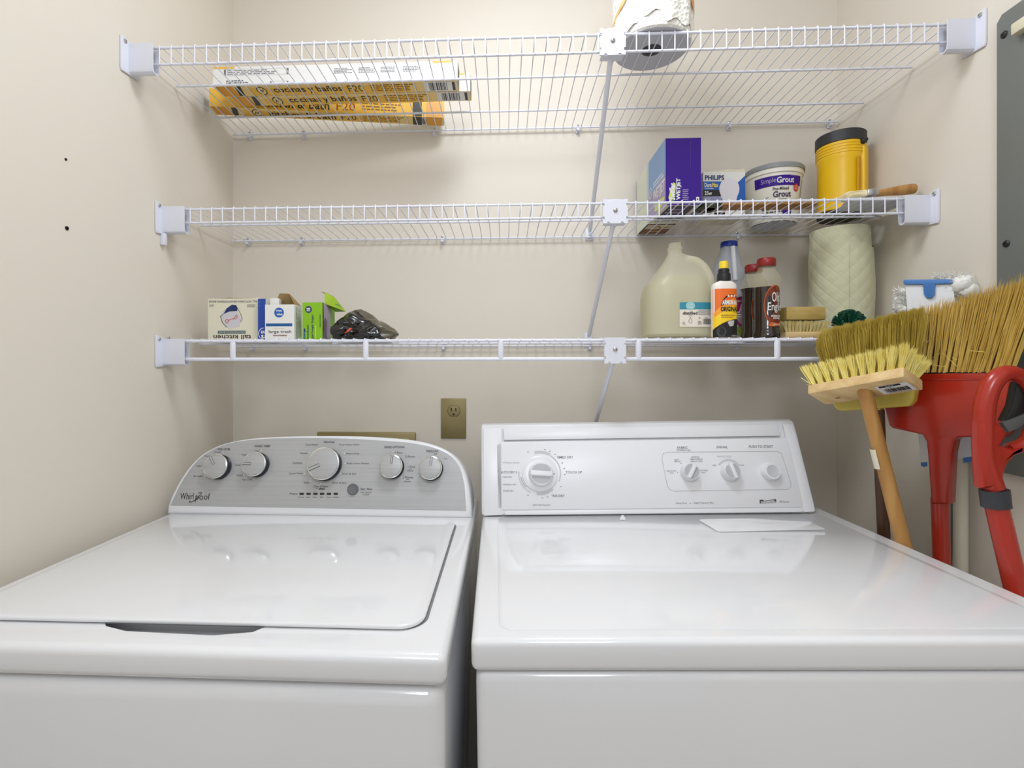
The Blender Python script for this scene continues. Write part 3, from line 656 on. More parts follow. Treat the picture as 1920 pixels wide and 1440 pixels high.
bulb = [(.50 + .02, .20)] + [(.62 + .24 * math.cos(a), .62 + .245 * math.sin(a)) for a in [math.radians(215 - 250 * k / 22) for k in range(23)]] + [(.74, .20)]
q.poly(Fq, bulb, BW, .0008); q.build('printed_design', t, smooth=0)
MB().prism([R @ Vector((.487 + .103 * a, 1.2852, D2 + h - .001 + b)) for a, b in ((0, 0), (.0, .001), (.18, .003), (.24, .006), (.4, .004), (.62, .009), (.8, .006), (.97, .010), (1, .004), (1, 0))], (0, .0008, 0), CREAM).build('torn_top_edge', t, smooth=0)

t = thing('wooden_strip', 'flat brown wooden strip lying along the middle shelf before the grout tub', 'wood strip', (.6, 1.21, D2))
mb = MB(); pts = [(.497, 1.190), (.700, 1.190), (.712, 1.196), (.716, 1.212), (.712, 1.229), (.700, 1.236), (.497, 1.234)]
mb.prism([(x, y, D2 + .0002) for x, y in pts], (0, 0, .006), mat('brown_stained_wood', (176, 124, 58), .5, var=((150, 98, 40), (8, 70, 70))), .001); mb.build('strip_blade', t)

t = thing('grout_tub', 'white plastic grout tub with purple label and grey lid', 'tub', (.704, 1.375, D2))
TUB = mat('white_tub_plastic', (232, 228, 214), .35); gc = (.704, 1.375, D2); RB, RT, HT = .0565, .0655, .134
MB().lathe([(RB - .006, .002), (RB - .002, 0), (RB, .003), (RT, HT - .016), (RT + .003, HT - .014), (RT + .003, HT - .002), (RT, HT)], gc, TUB, 48).build('tub_body', t)
LIDG = mat('grey_lid_plastic', (138, 142, 142), .4)
MB().lathe([(RT + .0015, HT - .004), (RT + .0055, HT - .003), (RT + .006, HT + .005), (RT + .003, HT + .0095), (RT - .008, HT + .0095), (RT - .010, HT + .006)], gc, LIDG, 48).build('lid', t)
MB().lathe([(RB - .008, -.0002), (RB - .009, .001)], gc, mat('blue_white_base', (206, 212, 226), .3), 40).build('tub_base', t)
S = cylS(gc, lambda b: RB + (RT - RB) * (b - .003) / (HT - .019) + .0003, -172, -22); q = MB()
q.rect(S, .10, .086, .80, .111, PURP, .0004, 36, 1); q.txt(S, 'Simple', .20, .091, .40, .107, LAV, .0009); q.txt(S, 'Grout', .41, .092, .66, .107, WHITE, .0009, bold=.02); q.txt(S, 'Pre-Mixed', .36, .0745, .58, .0825, DARK, .0009, bold=.02); q.txt(S, 'Grout', .36, .057, .62, .0725, DKPU, .0009, bold=.03)
q.disc(S, .71, .081, .050, .0098, mat('red_print', (206, 40, 30), .5), .0010); q.fine(S, .675, .076, .745, .086, 3, CREAM, .0013); q.txt(S, 'custom', .60, .1085, .70, .1105, LAV, .0009); q.line(S, [(.2, .056), (.3, .060)], .0012, INK, .0006); q.rect(S, .45, .052, .56, .0532, INK, .0006); q.fine(S, .2, .010, .8, .034, 3, INK, .0006); q.rect(S, .50, .012, .64, .03, PURP, .0008, 5, 1)
q.rect(S, .84, .03, .90, .105, mat('grey_stripe_print', (190, 188, 180), .5), .0004, 4, 1)
q.build('printed_label', t, smooth=0)

YLW = mat('yellow_lantern_plastic', (236, 188, 12), .35)
t = thing('lantern_flashlight', 'yellow lantern flashlight with black rim standing at right end of middle shelf', 'flashlight', (.8415, 1.322, D2))
fc = Vector((.8415, 1.322, D2)); RF = .0495
mb = MB(); mb.lathe([(RF * .93, .012), (RF, .016), (RF, .135), (RF * 1.03, .142), (RF * 1.05, .150), (RF * 1.05, .186), (RF * .98, .187)], fc, YLW, 48)
mb.build('lantern_body', t)
MB().lathe([(RF * .80, 0), (RF * .98, .001), (RF * 1.03, .006), (RF * 1.03, .016), (RF * .96, .018)], fc, mat('dark_brown_rubber', (48, 32, 26), .5), 40).build('base_ring', t, label='dark rubber base')
mb = MB()
for z in (.153, .160, .167, .174): mb.lathe([(RF * 1.04, z - .0016), (RF * 1.075, z - .0008), (RF * 1.075, z + .0008), (RF * 1.04, z + .0016)], fc, YLW, 48)
mb.build('grip_rib', t)
MB().lathe([(RF * 1.05, .180), (RF * 1.09, .181), (RF * 1.09, .206), (RF * 1.05, .208), (RF * .9, .208), (RF * .88, .204)], fc, mat('black_rim_rubber', (44, 44, 46), .5), 48).build('lens_rim', t)
# handle: a bar in front of a recessed hand slot, turned a little to the right
ha = math.radians(-50); hd = Vector((math.cos(ha), math.sin(ha), 0)); hs = Vector((-hd.y, hd.x, 0))
mb = MB(); H = lambda a, b, c_: fc + hd * a + hs * b + Vector((0, 0, c_))
mb.prism([H(RF * .8, -.014, .020), H(RF * 1.04, -.014, .024), H(RF * 1.12, -.014, .04), H(RF * 1.12, -.014, .158), H(RF * 1.06, -.014, .176), H(RF * .8, -.014, .176)], hs * .028, YLW, .004, 3); mb.build('carry_handle', t)
mb = MB(); mb.prism([H(RF * .90, -.032, .03), H(RF * .96, -.030, .03), H(RF * .96, -.030, .138), H(RF * .90, -.032, .138)], hs * .018, mat('amber_recess_plastic', (206, 150, 12), .4), .001); mb.build('hand_slot', t)
hd = Vector((math.cos(math.radians(-66)), math.sin(math.radians(-66)), 0)); p = fc + hd * (RF * 1.075) + Vector((0, 0, .176))
MB().lathe([(.0075, -.004), (.0075, .003), (.005, .006), (.002, .0065)], p, BLACK, 16, axis=hd).box(p.x - .001, p.x + .009, p.y - .006, p.y - .003, p.z - .001, p.z + .006, BLACK, .001).build('switch', t)

t = thing('paint_brush', 'cream bristled paint brush with round wooden handle lying at right shelf end', 'brush', (.83, 1.17, D2))
a, b = Vector((.800, 1.180, D2 + .015)), Vector((.903, 1.166, D2 + .0225)); dd = (b - a).normalized()
MB().tube(bez([a + dd * .02, a + dd * .045, a + dd * .07, b - dd * .008, b], 5), .008, HANDLE, 14, rs=[.006, .0065, .007, .0075, .0078, .008, .0085, .009, .0095, .010, .0105, .011, .0112, .0112, .0112, .0112, .011, .0105, .0098, .008, .005][:21]).build('brush_handle', t)
fr = dd.to_track_quat('X', 'Z').to_matrix(); 
def oriented(mb, c, ax, hx, hy, hz, m, bev): 
    Q = ax.to_track_quat('X', 'Z').to_matrix()
    R4 = Matrix.Translation(c) @ Q.to_4x4(); mb.box(-hx, hx, -hy, hy, -hz, hz, m, bev, 2, R4)
    return mb
oriented(MB(), a + dd * .012, dd, .011, .018, .0075, STEEL, .002).build('ferrule', t)
BRC = mat('cream_bristle', (246, 234, 196), .7, var=((236, 220, 172), (30, 220, 220)))
mb = MB(); r = random.Random(3)
for i in range(420):
    y = r.uniform(-1, 1); z = r.uniform(-1, 1); s0 = a + Vector((0, y * .016, z * .006)); s1 = s0 - dd * r.uniform(.042, .054) + Vector((0, y * .003 + r.gauss(0, .001), z * .001 - .002))
    s_ = .0006; mb.add([s0 + Vector((0, s_, 0)), s0 - Vector((0, s_, 0)), s1, s0 + Vector((0, 0, s_))], [(0, 1, 2), (1, 3, 2), (3, 0, 2)], BRC)
oriented(mb, a - dd * .018, dd, .022, .0165, .0075, BRC, .004)
o = mb.build('bristles', t, smooth=0); o['kind'] = 'stuff'
mb = MB(); mb.prism([(x, y, D2 + .0001) for x, y in ((.752, 1.158), (.905, 1.158), (.911, 1.165), (.911, 1.436), (.899, 1.436), (.899, 1.30), (.88, 1.255), (.79, 1.252))], (0, 0, .0016), mat('white_plastic_sheet', (226, 230, 240), .4), .0004)
tag(mb.build('plastic_sheet'), 'thin white plastic sheet lying under the paint brush at the shelf end', 'sheet')

# ------------------------------------------------------------------ lowest shelf, left: bag boxes
t = thing('trash_bag_box', 'cream tall-kitchen bag box standing upside down at the left shelf end', 'box', (-.66, 1.26, D3))
mb = MB(); S = carton_faces(mb, -.728, -.597, 1.22, 1.31, D3, D3 + .102, CREAM, CREAM, CREAM, CREAM, CREAM, TAN); mb.build('carton_body', t, smooth=0)
q = MB(); Fq = S['front']; TEAL = mat('slate_teal_print', (62, 96, 108), .5); ORED = mat('orange_red_print', (214, 110, 86), .5); SILV = mat('bag_picture_grey', (204, 200, 204), .5); CHAR = mat('soft_black_ink', (50, 42, 40), .6)
q.txt(Fq, 'tall kitchen', .105, .015, .83, .125, CHAR, .0006, bold=.012, rot=180)
q.rect(Fq, .19, .155, .72, .225, TEAL); q.txt(Fq, 'DRAWSTRING BAGS', .21, .172, .70, .208, CREAM, .0007, rot=180)
q.poly(Fq, [(.24, .58), (.33, .34), (.42, .27), (.60, .33), (.64, .50), (.55, .71), (.50, .83), (.38, .80), (.28, .68)], SILV)
q.poly(Fq, [(.30, .63), (.36, .76), (.46, .85), (.54, .84), (.57, .77), (.56, .70), (.42, .69)], DKBL, .0006)
q.line(Fq, [(.36, .40), (.33, .46), (.36, .50), (.40, .47), (.38, .42), (.36, .40)], .014, ORED, .0007); q.line(Fq, [(.39, .48), (.48, .51), (.52, .55), (.54, .60), (.57, .57), (.54, .51), (.48, .51)], .014, ORED, .0007)
q.line(Fq, [(.30, .63), (.24, .57), (.28, .42), (.36, .31)], .011, INK, .0007); q.line(Fq, [(.57, .76), (.63, .62), (.66, .50), (.62, .44)], .008, INK, .0007)
q.txt(Fq, 'TALL KITCHEN DRAWSTRING BAGS', .02, .90, .98, .95, INKL, .0006, bold=.02, rot=180); q.txt(Fq, '60', .03, .80, .11, .86, INKL, .0006, rot=180); q.fine(Fq, .75, .78, .95, .86, 2, INKL)
q.build('printed_design', t, smooth=0)
mb = MB(); mb.prism([(-.715, 1.225, D3 + .1022), (-.68, 1.225, D3 + .1046), (-.60, 1.225, D3 + .1022)], (0, .05, 0), TAN); mb.prism([(-.655, 1.24, D3 + .102), (-.65, 1.24, D3 + .107), (-.636, 1.24, D3 + .105), (-.632, 1.24, D3 + .102)], (0, .03, 0), WHITE); mb.prism([(-.622, 1.24, D3 + .102), (-.617, 1.24, D3 + .108), (-.608, 1.24, D3 + .102)], (0, .03, 0), WHITE); mb.build('top_flap', t, smooth=0)

t = thing('blue_bag_box', 'narrow blue bag box wedged between the cream box and the large-trash box', 'box', (-.587, 1.256, D3))
mb = MB(); RBL = mat('royal_blue_card', (24, 66, 158), .45); S = carton_faces(mb, -.5965, -.5775, 1.207, 1.305, D3, D3 + .099, RBL, RBL, RBL, WHITE, RBL, WHITE); mb.build('carton_body', t, smooth=0)
q = MB(); Fq = S['front']; q.arc(Fq, .80, .15, .66, .73, 95, 265, WHITE, .0006, 24, .2); q.txt(Fq, 'ra', .45, .03, .98, .12, WHITE, .0008, bold=.03, rot=180); q.txt(Fq, 'nn', .42, .15, .98, .22, WHITE, .0008, bold=.03, rot=180); q.disc(Fq, .25, .91, .03, .015, SKY); q.disc(Fq, .18, .83, .03, .015, SKY); q.build('printed_design', t, smooth=0)

t = thing('trash_bag_box', 'white large-trash bag box with blue stripe and open brown back flap', 'box', (-.54, 1.22, D3))
mb = MB(); X0, X1, Y0, Y1, H_ = -.5755, -.504, 1.200, 1.244, .084
for nm, pts, d in (('f', [(X0, Y0), (X1, Y0)], 1), ('r', [(X1, Y0), (X1, Y1)], 1), ('b', [(X1, Y1), (X0, Y1)], 1), ('l', [(X0, Y1), (X0, Y0)], 1)):
    (xa, ya), (xb, yb_) = pts
    ins = {'f': (0, .0009), 'r': (-.0009, 0), 'b': (0, -.0009), 'l': (.0009, 0)}[nm]
    mb.add([(xa, ya, D3), (xb, yb_, D3), (xb, yb_, D3 + H_), (xa, ya, D3 + H_)], [(0, 1, 2, 3)], WHITE)
    mb.add([(xa + ins[0], ya + ins[1], D3), (xb + ins[0], yb_ + ins[1], D3), (xb + ins[0], yb_ + ins[1], D3 + H_), (xa + ins[0], ya + ins[1], D3 + H_)], [(3, 2, 1, 0)], TAN)
mb.add([(X0, Y0, D3), (X1, Y0, D3), (X1, Y1, D3), (X0, Y1, D3)], [(3, 2, 1, 0)], WHITE); mb.build('carton_body', t, smooth=0)
mb = MB(); mb.prism([(X0, Y1, D3 + H_), (X1, Y1, D3 + H_), (-.533, Y1 - .010, D3 + H_ + .031), (-.556, Y1 - .008, D3 + H_ + .032)], (0, .0012, 0), TAN); mb.prism([(X1 - .0012, Y0 + .004, D3 + H_), (X1 - .0012, Y1, D3 + H_), (-.532, Y1 - .0095, D3 + H_ + .031)], (.0012, 0, 0), TAN); mb.build('back_flap', t, smooth=0, label='brown cardboard flap')
mb = MB(); mb.box(-.571, -.549, 1.212, 1.236, D3 + .02, D3 + H_ + .017, WHITE, .002, 2, rotz(-.56, 1.224, 8)); mb.build('bag_bundle', t, label='white folded bags poking out')
q = MB(); Fq = quadS((X0, Y0, D3), (X1 - X0, 0, 0), (0, 0, H_)); Rt = quadS((X1, Y0, D3), (0, Y1 - Y0, 0), (0, 0, H_))
q.disc(Fq, .48, .77, .165, .165 * .0715 / .084, BLUE); q.txt(Fq, 'great', .37, .78, .58, .85, WHITE, .0007, bold=.03); q.txt(Fq, 'value', .40, .69, .60, .76, WHITE, .0007, bold=.03); q.rect(Fq, .03, .38, .93, .46, mat('steel_blue_print', (26, 90, 150), .5)); q.txt(Fq, 'large trash', .13, .16, .90, .27, CHAR, .0006, bold=.004); q.txt(Fq, 'DRAWSTRING', .28, .10, .75, .135, mat('brown_red_ink', (120, 60, 40), .6), .0006, bold=.04)
q.fine(Fq, .25, .30, .75, .33, 1, PALE); q.txt(Rt, '20 LARGE TRASH BAGS', .2, .05, .38, .95, INKL, .0006, rot=-90); q.txt(Rt, '30 GALLON', .55, .4, .68, .9, INKF, .0006, rot=-90); q.build('printed_design', t, smooth=0)

GRN = mat('lime_green_card', (132, 186, 18), .42); GRN2 = mat('light_green_card', (172, 206, 50), .45)
t = thing('trash_bag_box', 'bright green garbage bag box with torn flap beside the black bag', 'box', (-.46, 1.24, D3))
mb = MB(); GX0, GX1, GY0, GY1, GH = -.484, -.4355, 1.200, 1.288, .0885
S = carton_faces(mb, GX0, GX1, GY0, GY1, D3, D3 + GH, GRN, GRN, GRN, GRN, GRN, None); mb.build('carton_body', t, smooth=0)
q = MB(); Fq = S['front']; Rt = S['right']
q.disc(Fq, .30, .81, .17, .17 * .0485 / .0885, DKBL); q.txt(Fq, '18', .20, .765, .40, .855, WHITE, .0007, bold=.03, rot=90); q.txt(Fq, 'garbage bags', .43, .02, .57, .66, DKBL, .0006, bold=.01, rot=90); q.txt(Fq, 'medium', .20, .02, .32, .40, DKBL, .0006, bold=.01, rot=90); q.rect(Fq, .06, .02, .14, .30, DKBL); q.txt(Fq, '50 x 50', .07, .04, .13, .2, mat('cyan_print', (90, 190, 190), .5), .0006, rot=90); q.rect(Fq, .64, .02, .68, .38, LIME); q.fine(Fq, .86, .1, .92, .9, 1, mat('dark_green_ink', (70, 120, 20), .6))
q.rect(Rt, .06, .02, .62, 1, mat('lilac_grey_print', (172, 160, 176), .5)); q.poly(Rt, [(0, .02), (.06, .02), (.10, .6), (.06, 1), (0, 1)], mat('dark_violet_print', (60, 44, 66), .5), .0005); q.poly(Rt, [(.06, .5), (.22, .62), (.36, .52), (.30, .12), (.40, .04), (.10, .04)], mat('deep_lilac_print', (110, 92, 112), .5), .0005); q.build('printed_design', t, smooth=0)
fl = MB(); z_ = D3 + GH
A_ = Vector((GX1, 1.212, z_)); B_ = Vector((GX1 + .004, GY1 - .004, z_ - .014)); C_ = Vector((-.402, 1.272, z_ - .014)); D_ = Vector((-.424, 1.246, z_ + .020)); E_ = Vector((-.440, 1.228, z_ + .028)); F_ = Vector((-.4385, 1.222, z_ + .0)); G_ = Vector((-.449, 1.226, z_ + .029))
fl.add([F_, C_, D_, E_], [(0, 1, 2, 3)], GRN2); fl.add([p + Vector((0, .0008, .0004)) for p in (F_, C_, D_, E_)], [(3, 2, 1, 0)], TAN); fl.add([E_, E_ + Vector((.001, 0, -.005)), G_], [(0, 1, 2)], TAN); fl.add([A_, B_, C_, F_], [(0, 1, 2, 3)], GRN)
Sf = lambda a, b, off=0.: F_.lerp(C_, a).lerp(E_.lerp(D_, a), b) + Vector((0, -off, 0)); fl.rect(Sf, .15, .28, .95, .40, mat('soft_green_ink', (96, 160, 90), .5), .0004); fl.build('torn_flap', t, smooth=0, label='light green torn flap')

# crumpled black bag
BAG = mat('black_bag_film', (22, 21, 19), .2, coat=.35); BAGG = mat('olive_gloss_reflection', (98, 92, 74), .3, coat=.2)  # the olive tone paints a glossy reflection onto the black film
t = thing('black_bag', 'crumpled shiny black plastic bag lying beside the green box', 'bag', (-.345, 1.235, D3))
from mathutils import noise
def lump(cx, cy, cz, rx, ry, rz, seed, m, name, amp=.16, split=None, fq=1.6, tp=0.):
    bm = bmesh.new(); bmesh.ops.create_icosphere(bm, subdivisions=5, radius=1); o_ = Vector((seed * 3.1, seed * 1.7, seed))
    for v in bm.verts:
        n_ = v.co.normalized(); d = 1 - abs(noise.noise(n_ * fq + o_)) * 2.2; d2 = 1 - abs(noise.noise(n_ * fq * 2.3 + o_ * 2)) * 2.2
        k_ = 1 - amp + amp * d + amp * .12 * d2
        v.co = Vector((cx + n_.x * rx * k_, cy + n_.y * ry * k_, max(D3 + .0006, cz + n_.z * rz * k_ * (1 - tp * max(0, n_.x + .15)))))
    mb = MB(); bm.verts.index_update(); vs = [v.co.copy() for v in bm.verts]; fs = [[v.index for v in f.verts] for f in bm.faces]; ctr = [f.calc_center_median() for f in bm.faces]; bm.free()
    mb.add(vs, fs, m)
    if split:
        k2 = mb.mi(split[0])
        for i, c_ in enumerate(ctr):
            if split[1](c_): mb.m[i] = k2
    return mb.build(name, t, smooth=80)
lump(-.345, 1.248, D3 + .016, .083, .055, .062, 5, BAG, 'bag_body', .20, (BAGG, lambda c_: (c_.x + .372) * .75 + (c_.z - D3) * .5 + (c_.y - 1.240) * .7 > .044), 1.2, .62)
lump(-.380, 1.216, D3 + .021, .040, .028, .031, 9, BAG, 'bag_fold', .26, None, 1.5)
lump(-.335, 1.206, D3 + .013, .040, .020, .022, 12, BAG, 'bag_fold', .26, None, 1.4)
mb = MB(); mb.tube(bez([(-.408, 1.196, D3 + .020), (-.392, 1.192, D3 + .021), (-.380, 1.194, D3 + .027)], 4), .013, BAG, 18, cap=False, rs=[.0125, .0135, .0125, .0135, .012, .0125, .0115, .011, .008]); mb.build('bag_mouth', t)
mb = MB(); mb.prism([(-.378, 1.183, D3 + .013), (-.366, 1.181, D3 + .018), (-.358, 1.182, D3 + .026), (-.366, 1.183, D3 + .025)], (0, .004, 0), mat('orange_red_tie', (232, 84, 62), .4), .0008); mb.build('drawstring_end', t, label='orange-red drawstring end')
# ------------------------------------------------------------------ lowest shelf, right: bottles
def yz_(y, yc): return EYE + (CY - y) / F * yc            # height of a picture row at a given distance
JUG = milky('cloudy_jug_plastic', (246, 242, 220), .42); WATER = milky('jug_water', (218, 212, 166), .32)
t = thing('water_jug', 'large cloudy gallon jug of distilled water on the lowest shelf', 'jug', (.418, 1.26, D3))
jc = 1.2395
def jx(px): return .418 + (px - 1270) / F * jc
secs = []
for y, xl, xr, hd in ((633, 1210, 1331, .062), (629, 1206, 1335, .066), (560, 1205, 1336, .066), (548, 1207, 1334, .065), (535, 1212, 1332, .062), (522, 1224, 1329, .056), (508, 1234, 1323, .048), (497, 1242, 1315, .040), (488, 1248, 1303, .032), (481, 1251, 1288, .022), (477, 1253, 1278, .0150), (470, 1254, 1276, .0142), (468, 1252.5, 1277.5, .0155), (465, 1252.5, 1277.5, .0155), (463, 1255, 1275, .014), (457, 1255, 1275, .014)):
    a, b = jx(xl), jx(xr); secs.append(((a + b) / 2, 1.26, max(D3 + .0003, yz_(y, jc)), (b - a) / 2, hd))
MB().loft(secs, JUG, 44, 3.2).build('jug_body', t)
wsec = [(c_[0], c_[1], c_[2] + .001, c_[3] * .975, c_[4] * .97) for c_ in secs[:5]] + [(jx(1274), 1.26, yz_(524, jc), .059, .054)]
MB().loft(wsec, WATER, 36, 3.2).build('water', t, label='water filling the jug to its shoulder')
hp = [(jx(1280), 1.238, yz_(489, jc)), (jx(1296), 1.229, yz_(494, jc)), (jx(1308), 1.219, yz_(508, jc)), (jx(1315), 1.208, yz_(530, jc)), (jx(1320), 1.206, yz_(560, jc))]
MB().tube(bez(hp, 5), .0095, JUG, 14, rs=[.006] + [.0085] * 15 + [.008, .007, .006, .005, .003]).build('handle', t)
def jugS(a, b, off=0.):
    x = jx(a); c0, hx, hy = .418 + (jx(1270.5) - jx(1270)), (jx(1336) - jx(1205)) / 2, .066
    u = min(.985, abs((x - c0) / hx)); yy = hy * (1 - u ** 3.2) ** (1 / 3.2)
    return Vector((x, 1.26 - yy - off, yz_(b, jc - .066)))
q = MB(); LBL = mat('label_paper', (234, 224, 208), .6); TEALB = mat('teal_print', (50, 140, 160), .5)
q.rect(jugS, 1257, 613, 1320, 567, LBL, .0008, 16, 1); q.rect(jugS, 1257, 580, 1320, 567, TEALB, .0011, 16, 1); q.disc(jugS, 1275.5, 573.5, 8, 8, mat('pale_teal_print', (150, 204, 208), .5), .0014)
q.txt(jugS, 'great', 1270.5, 573.2, 1280.5, 569.4, WHITE, .0017); q.txt(jugS, 'value', 1270.5, 578, 1280.5, 574.4, WHITE, .0017)
q.txt(jugS, 'distilled', 1262, 590, 1288, 584.2, CHAR, .0012, bold=.03); q.txt(jugS, 'water', 1271, 593, 1280, 591, INKL, .0012)
q.line(jugS, [(1275.5, 594.5), (1272.4, 602.5), (1273.4, 605), (1275.5, 606), (1277.6, 605), (1278.6, 602.5), (1275.5, 594.5)], .6, TEAL, .0012)
q.txt(jugS, '128', 1261, 606.6, 1266, 603.8, INK, .0012); q.txt(jugS, '(1 GAL)', 1261, 610, 1267.5, 607.4, INK, .0012)
q.fine(jugS, 1289.5, 591, 1318, 581, 5, INKL, .0012); q.txt(jugS, '86', 1312, 592, 1316.5, 589, DARK, .0013, bold=.03); q.line(jugS, [(1290, 597), (1291.5, 594), (1293, 597), (1290, 597)], .5, INK, .0012); q.txt(jugS, '120', 1301, 597, 1306.5, 594.4, INK, .0012)
q.bars(jugS, 1298, 608, 1316.5, 597.6, DARK, 13, .0012); q.txt(jugS, '3.78 L', 1288.5, 608.6, 1295.5, 602, INK, .0012, bold=.02)
q.build('printed_label', t, smooth=0)

t = thing('spray_bottle', 'protectant spray bottle with orange and yellow label and yellow nozzle cap', 'spray bottle', (.4897, 1.168, D3))
sc = 1.1443; sx_ = lambda px: .4897 + (px - 1357.5) / F * sc
WPL = mat('white_bottle_plastic', (234, 226, 216), .35)
hw = 22.5 / F * sc
bs = [(.4897, 1.168, D3 + .0004, hw * .94, .0150), (.4897, 1.168, D3 + .004, hw, .0165), (.4897, 1.168, yz_(539, sc), hw, .0165), (.4897, 1.168, yz_(534, sc), hw * .95, .0155), (.4897, 1.168, yz_(530, sc), hw * .72, .0145), (.4897, 1.168, yz_(528, sc), hw * .52, .0125), (.4897, 1.168, yz_(524, sc), hw * .45, .012)]
MB().loft(bs, WPL, 32, 2.6).build('bottle_body', t)
nk = Vector((sx_(1357.5), 1.168, 0))
MB().lathe([(.0142, yz_(528.5, sc)), (.0145, yz_(527, sc)), (.0140, yz_(514, sc)), (.0118, yz_(512, sc)), (.0118, yz_(506, sc)), (.010, yz_(504, sc))], nk, BLACK, 24).build('spray_collar', t)
MB().lathe([(.0098, yz_(505.5, sc)), (.0098, yz_(493, sc)), (.0088, yz_(490.5, sc))], nk, mat('yellow_cap_plastic', (238, 206, 40), .3), 22).build('spray_cap', t)
def sbS(a, b, off=0.):
    x = sx_(a); u = min(.99, abs(x - .4897) / hw); yy = .0165 * (1 - u ** 2.6) ** (1 / 2.6)
    return Vector((x + 0, 1.168 - yy - off, yz_(b, sc - .0165)))
ORA = mat('orange_label', (236, 108, 24), .4); YLL = mat('golden_label', (248, 206, 30), .4); AMBL = mat('amber_label', (244, 160, 34), .4)
q = MB(); X0_, X1_ = 1335.4, 1379.6
q.rect(sbS, X0_, 632, X1_, 541, ORA, .0006, 14, 1)
q.add([sbS(X0_ + (X1_ - X0_) * i / 14, 632, .0009) for i in range(15)] + [sbS(X0_ + (X1_ - X0_) * i / 14, 588 - 34 * (i / 14) ** .7 + (8 if i > 11 else 0), .0009) for i in range(15)], [(i, i + 1, 16 + i, 15 + i) for i in range(14)], AMBL)
q.add([sbS(X0_ + (X1_ - X0_) * i / 14, 632, .0011) for i in range(15)] + [sbS(X0_ + (X1_ - X0_) * i / 14, 597 - 30 * (i / 14) ** .8 + (10 if i > 11 else 0), .0011) for i in range(15)], [(i, i + 1, 16 + i, 15 + i) for i in range(14)], YLL)
q.poly(sbS, [(1346.5, 573), (1350, 562), (1355, 556), (1361, 552), (1369, 552), (1375, 555), (1379, 560), (1379, 569), (1362, 570.5)], DARK, .0014)
for a in (1360, 1365.5, 1371.5): q.disc(sbS, a, 555, 1.7, 2.4, WHITE, .0017, 10)
q.txt(sbS, 'ARMOR ALL', 1348.5, 571.5, 1384 - 4.6, 562.5, WHITE, .0017, bold=.05); q.txt(sbS, 'ORIGINAL', 1346, 584, 1379.3, 575, DARK, .0016, bold=.04); q.txt(sbS, 'protectant', 1368, 586.6, 1378.5, 584.4, INK, .0016)
q.fine(sbS, 1347, 596.5, 1377, 589, 2, mat('brown_ink', (140, 96, 30), .6), .0016)
q.add([sbS(X0_ + (X1_ - X0_) * i / 14, 632, .0014) for i in range(15)] + [sbS(X0_ + (X1_ - X0_) * i / 14, 618 - 20 * math.sin(i / 14 * 1.55) ** .7, .0014) for i in range(15)], [(i, i + 1, 16 + i, 15 + i) for i in range(14)], DARK)
q.disc(sbS, 1348, 622, 8, 9, mat('tyre_grey_print', (62, 60, 60), .4), .0017); q.disc(sbS, 1348, 623, 5, 6, DARK, .0019); q.poly(sbS, [(1358, 604), (1364, 600.5), (1371, 601), (1369, 611), (1362, 612)], mat('silver_print', (190, 186, 180), .3), .0017); q.txt(sbS, '118 mL', 1366, 631, 1378, 628, WHITE, .0017)
q.build('printed_label', t, smooth=0)

t = thing('bleach_jug', 'translucent white jug with blue cap and magenta label behind the spray bottle', 'jug', (.585, 1.36, D3))
BL = milky('bluish_jug_plastic', (224, 228, 238), .16); kc = 1.332; kx = lambda px: .585 + (px - 1368) / F * kc
secs = []
for y, xl, xr, hd in ((630, 1326, 1402, .040), (626, 1324, 1404, .042), (560, 1324, 1404, .042), (549, 1326, 1402, .041), (538, 1333, 1398, .036), (520, 1336, 1395, .032), (500, 1341, 1388, .027), (484, 1347, 1384, .022), (472, 1351, 1382, .0185), (463, 1353.5, 1381, .0175)):
    a, b = kx(xl), kx(xr); secs.append(((a + b) / 2, 1.36, max(D3 + .0003, yz_(y, kc)), (b - a) / 2, hd))
MB().loft(secs, BL, 36, 2.8).build('jug_body', t)
MB().lathe([(.0200, yz_(464.5, kc)), (.0206, yz_(463, kc)), (.0206, yz_(456, kc)), (.019, yz_(454, kc))], (kx(1367), 1.36, 0), mat('blue_cap_plastic', (14, 50, 150), .35), 28).build('cap', t)
MB().tube([(kx(1367), 1.337, yz_(466, kc)), (kx(1367), 1.332, yz_(490, kc)), (kx(1367.5), 1.324, yz_(530, kc))], .0058, mat('white_jug_plastic', (236, 238, 244), .35), 12).build('handle', t)
q = MB(); MAG = mat('magenta_label', (150, 24, 92), .45)
def kS(a, b, off=0.):
    x = kx(a); u = min(.97, abs(x - kx(1364)) / (kx(1404) - kx(1364))); return Vector((x, 1.36 - .042 * (1 - u ** 2.8) ** (1 / 2.8) - off, yz_(b, kc - .042)))
q.rect(kS, 1340, 629, 1399, 612, mat('olive_green_print', (136, 146, 60), .5), .0006, 12, 1); q.poly(kS, [(1362, 560), (1384, 553), (1396, 560), (1399, 575), (1398, 600), (1392, 612), (1372, 612), (1360, 600)], MAG, .0022)
q.line(kS, [(1379, 546), (1388, 546), (1388, 553), (1379, 553), (1383.5, 549.5), (1388, 553)], .7, MAG, .0024); q.txt(kS, 'CONCENTRATED', 1363, 567, 1399, 563, WHITE, .0032); q.txt(kS, 'LACE', 1364, 587, 1399, 570, mat('pink_print', (240, 196, 220), .5), .0032); q.fine(kS, 1366, 596, 1396, 588, 2, WHITE, .0032); q.disc(kS, 1384.5, 601.5, 2.4, 2, WHITE, .0032)
q.build('printed_label', t, smooth=0)

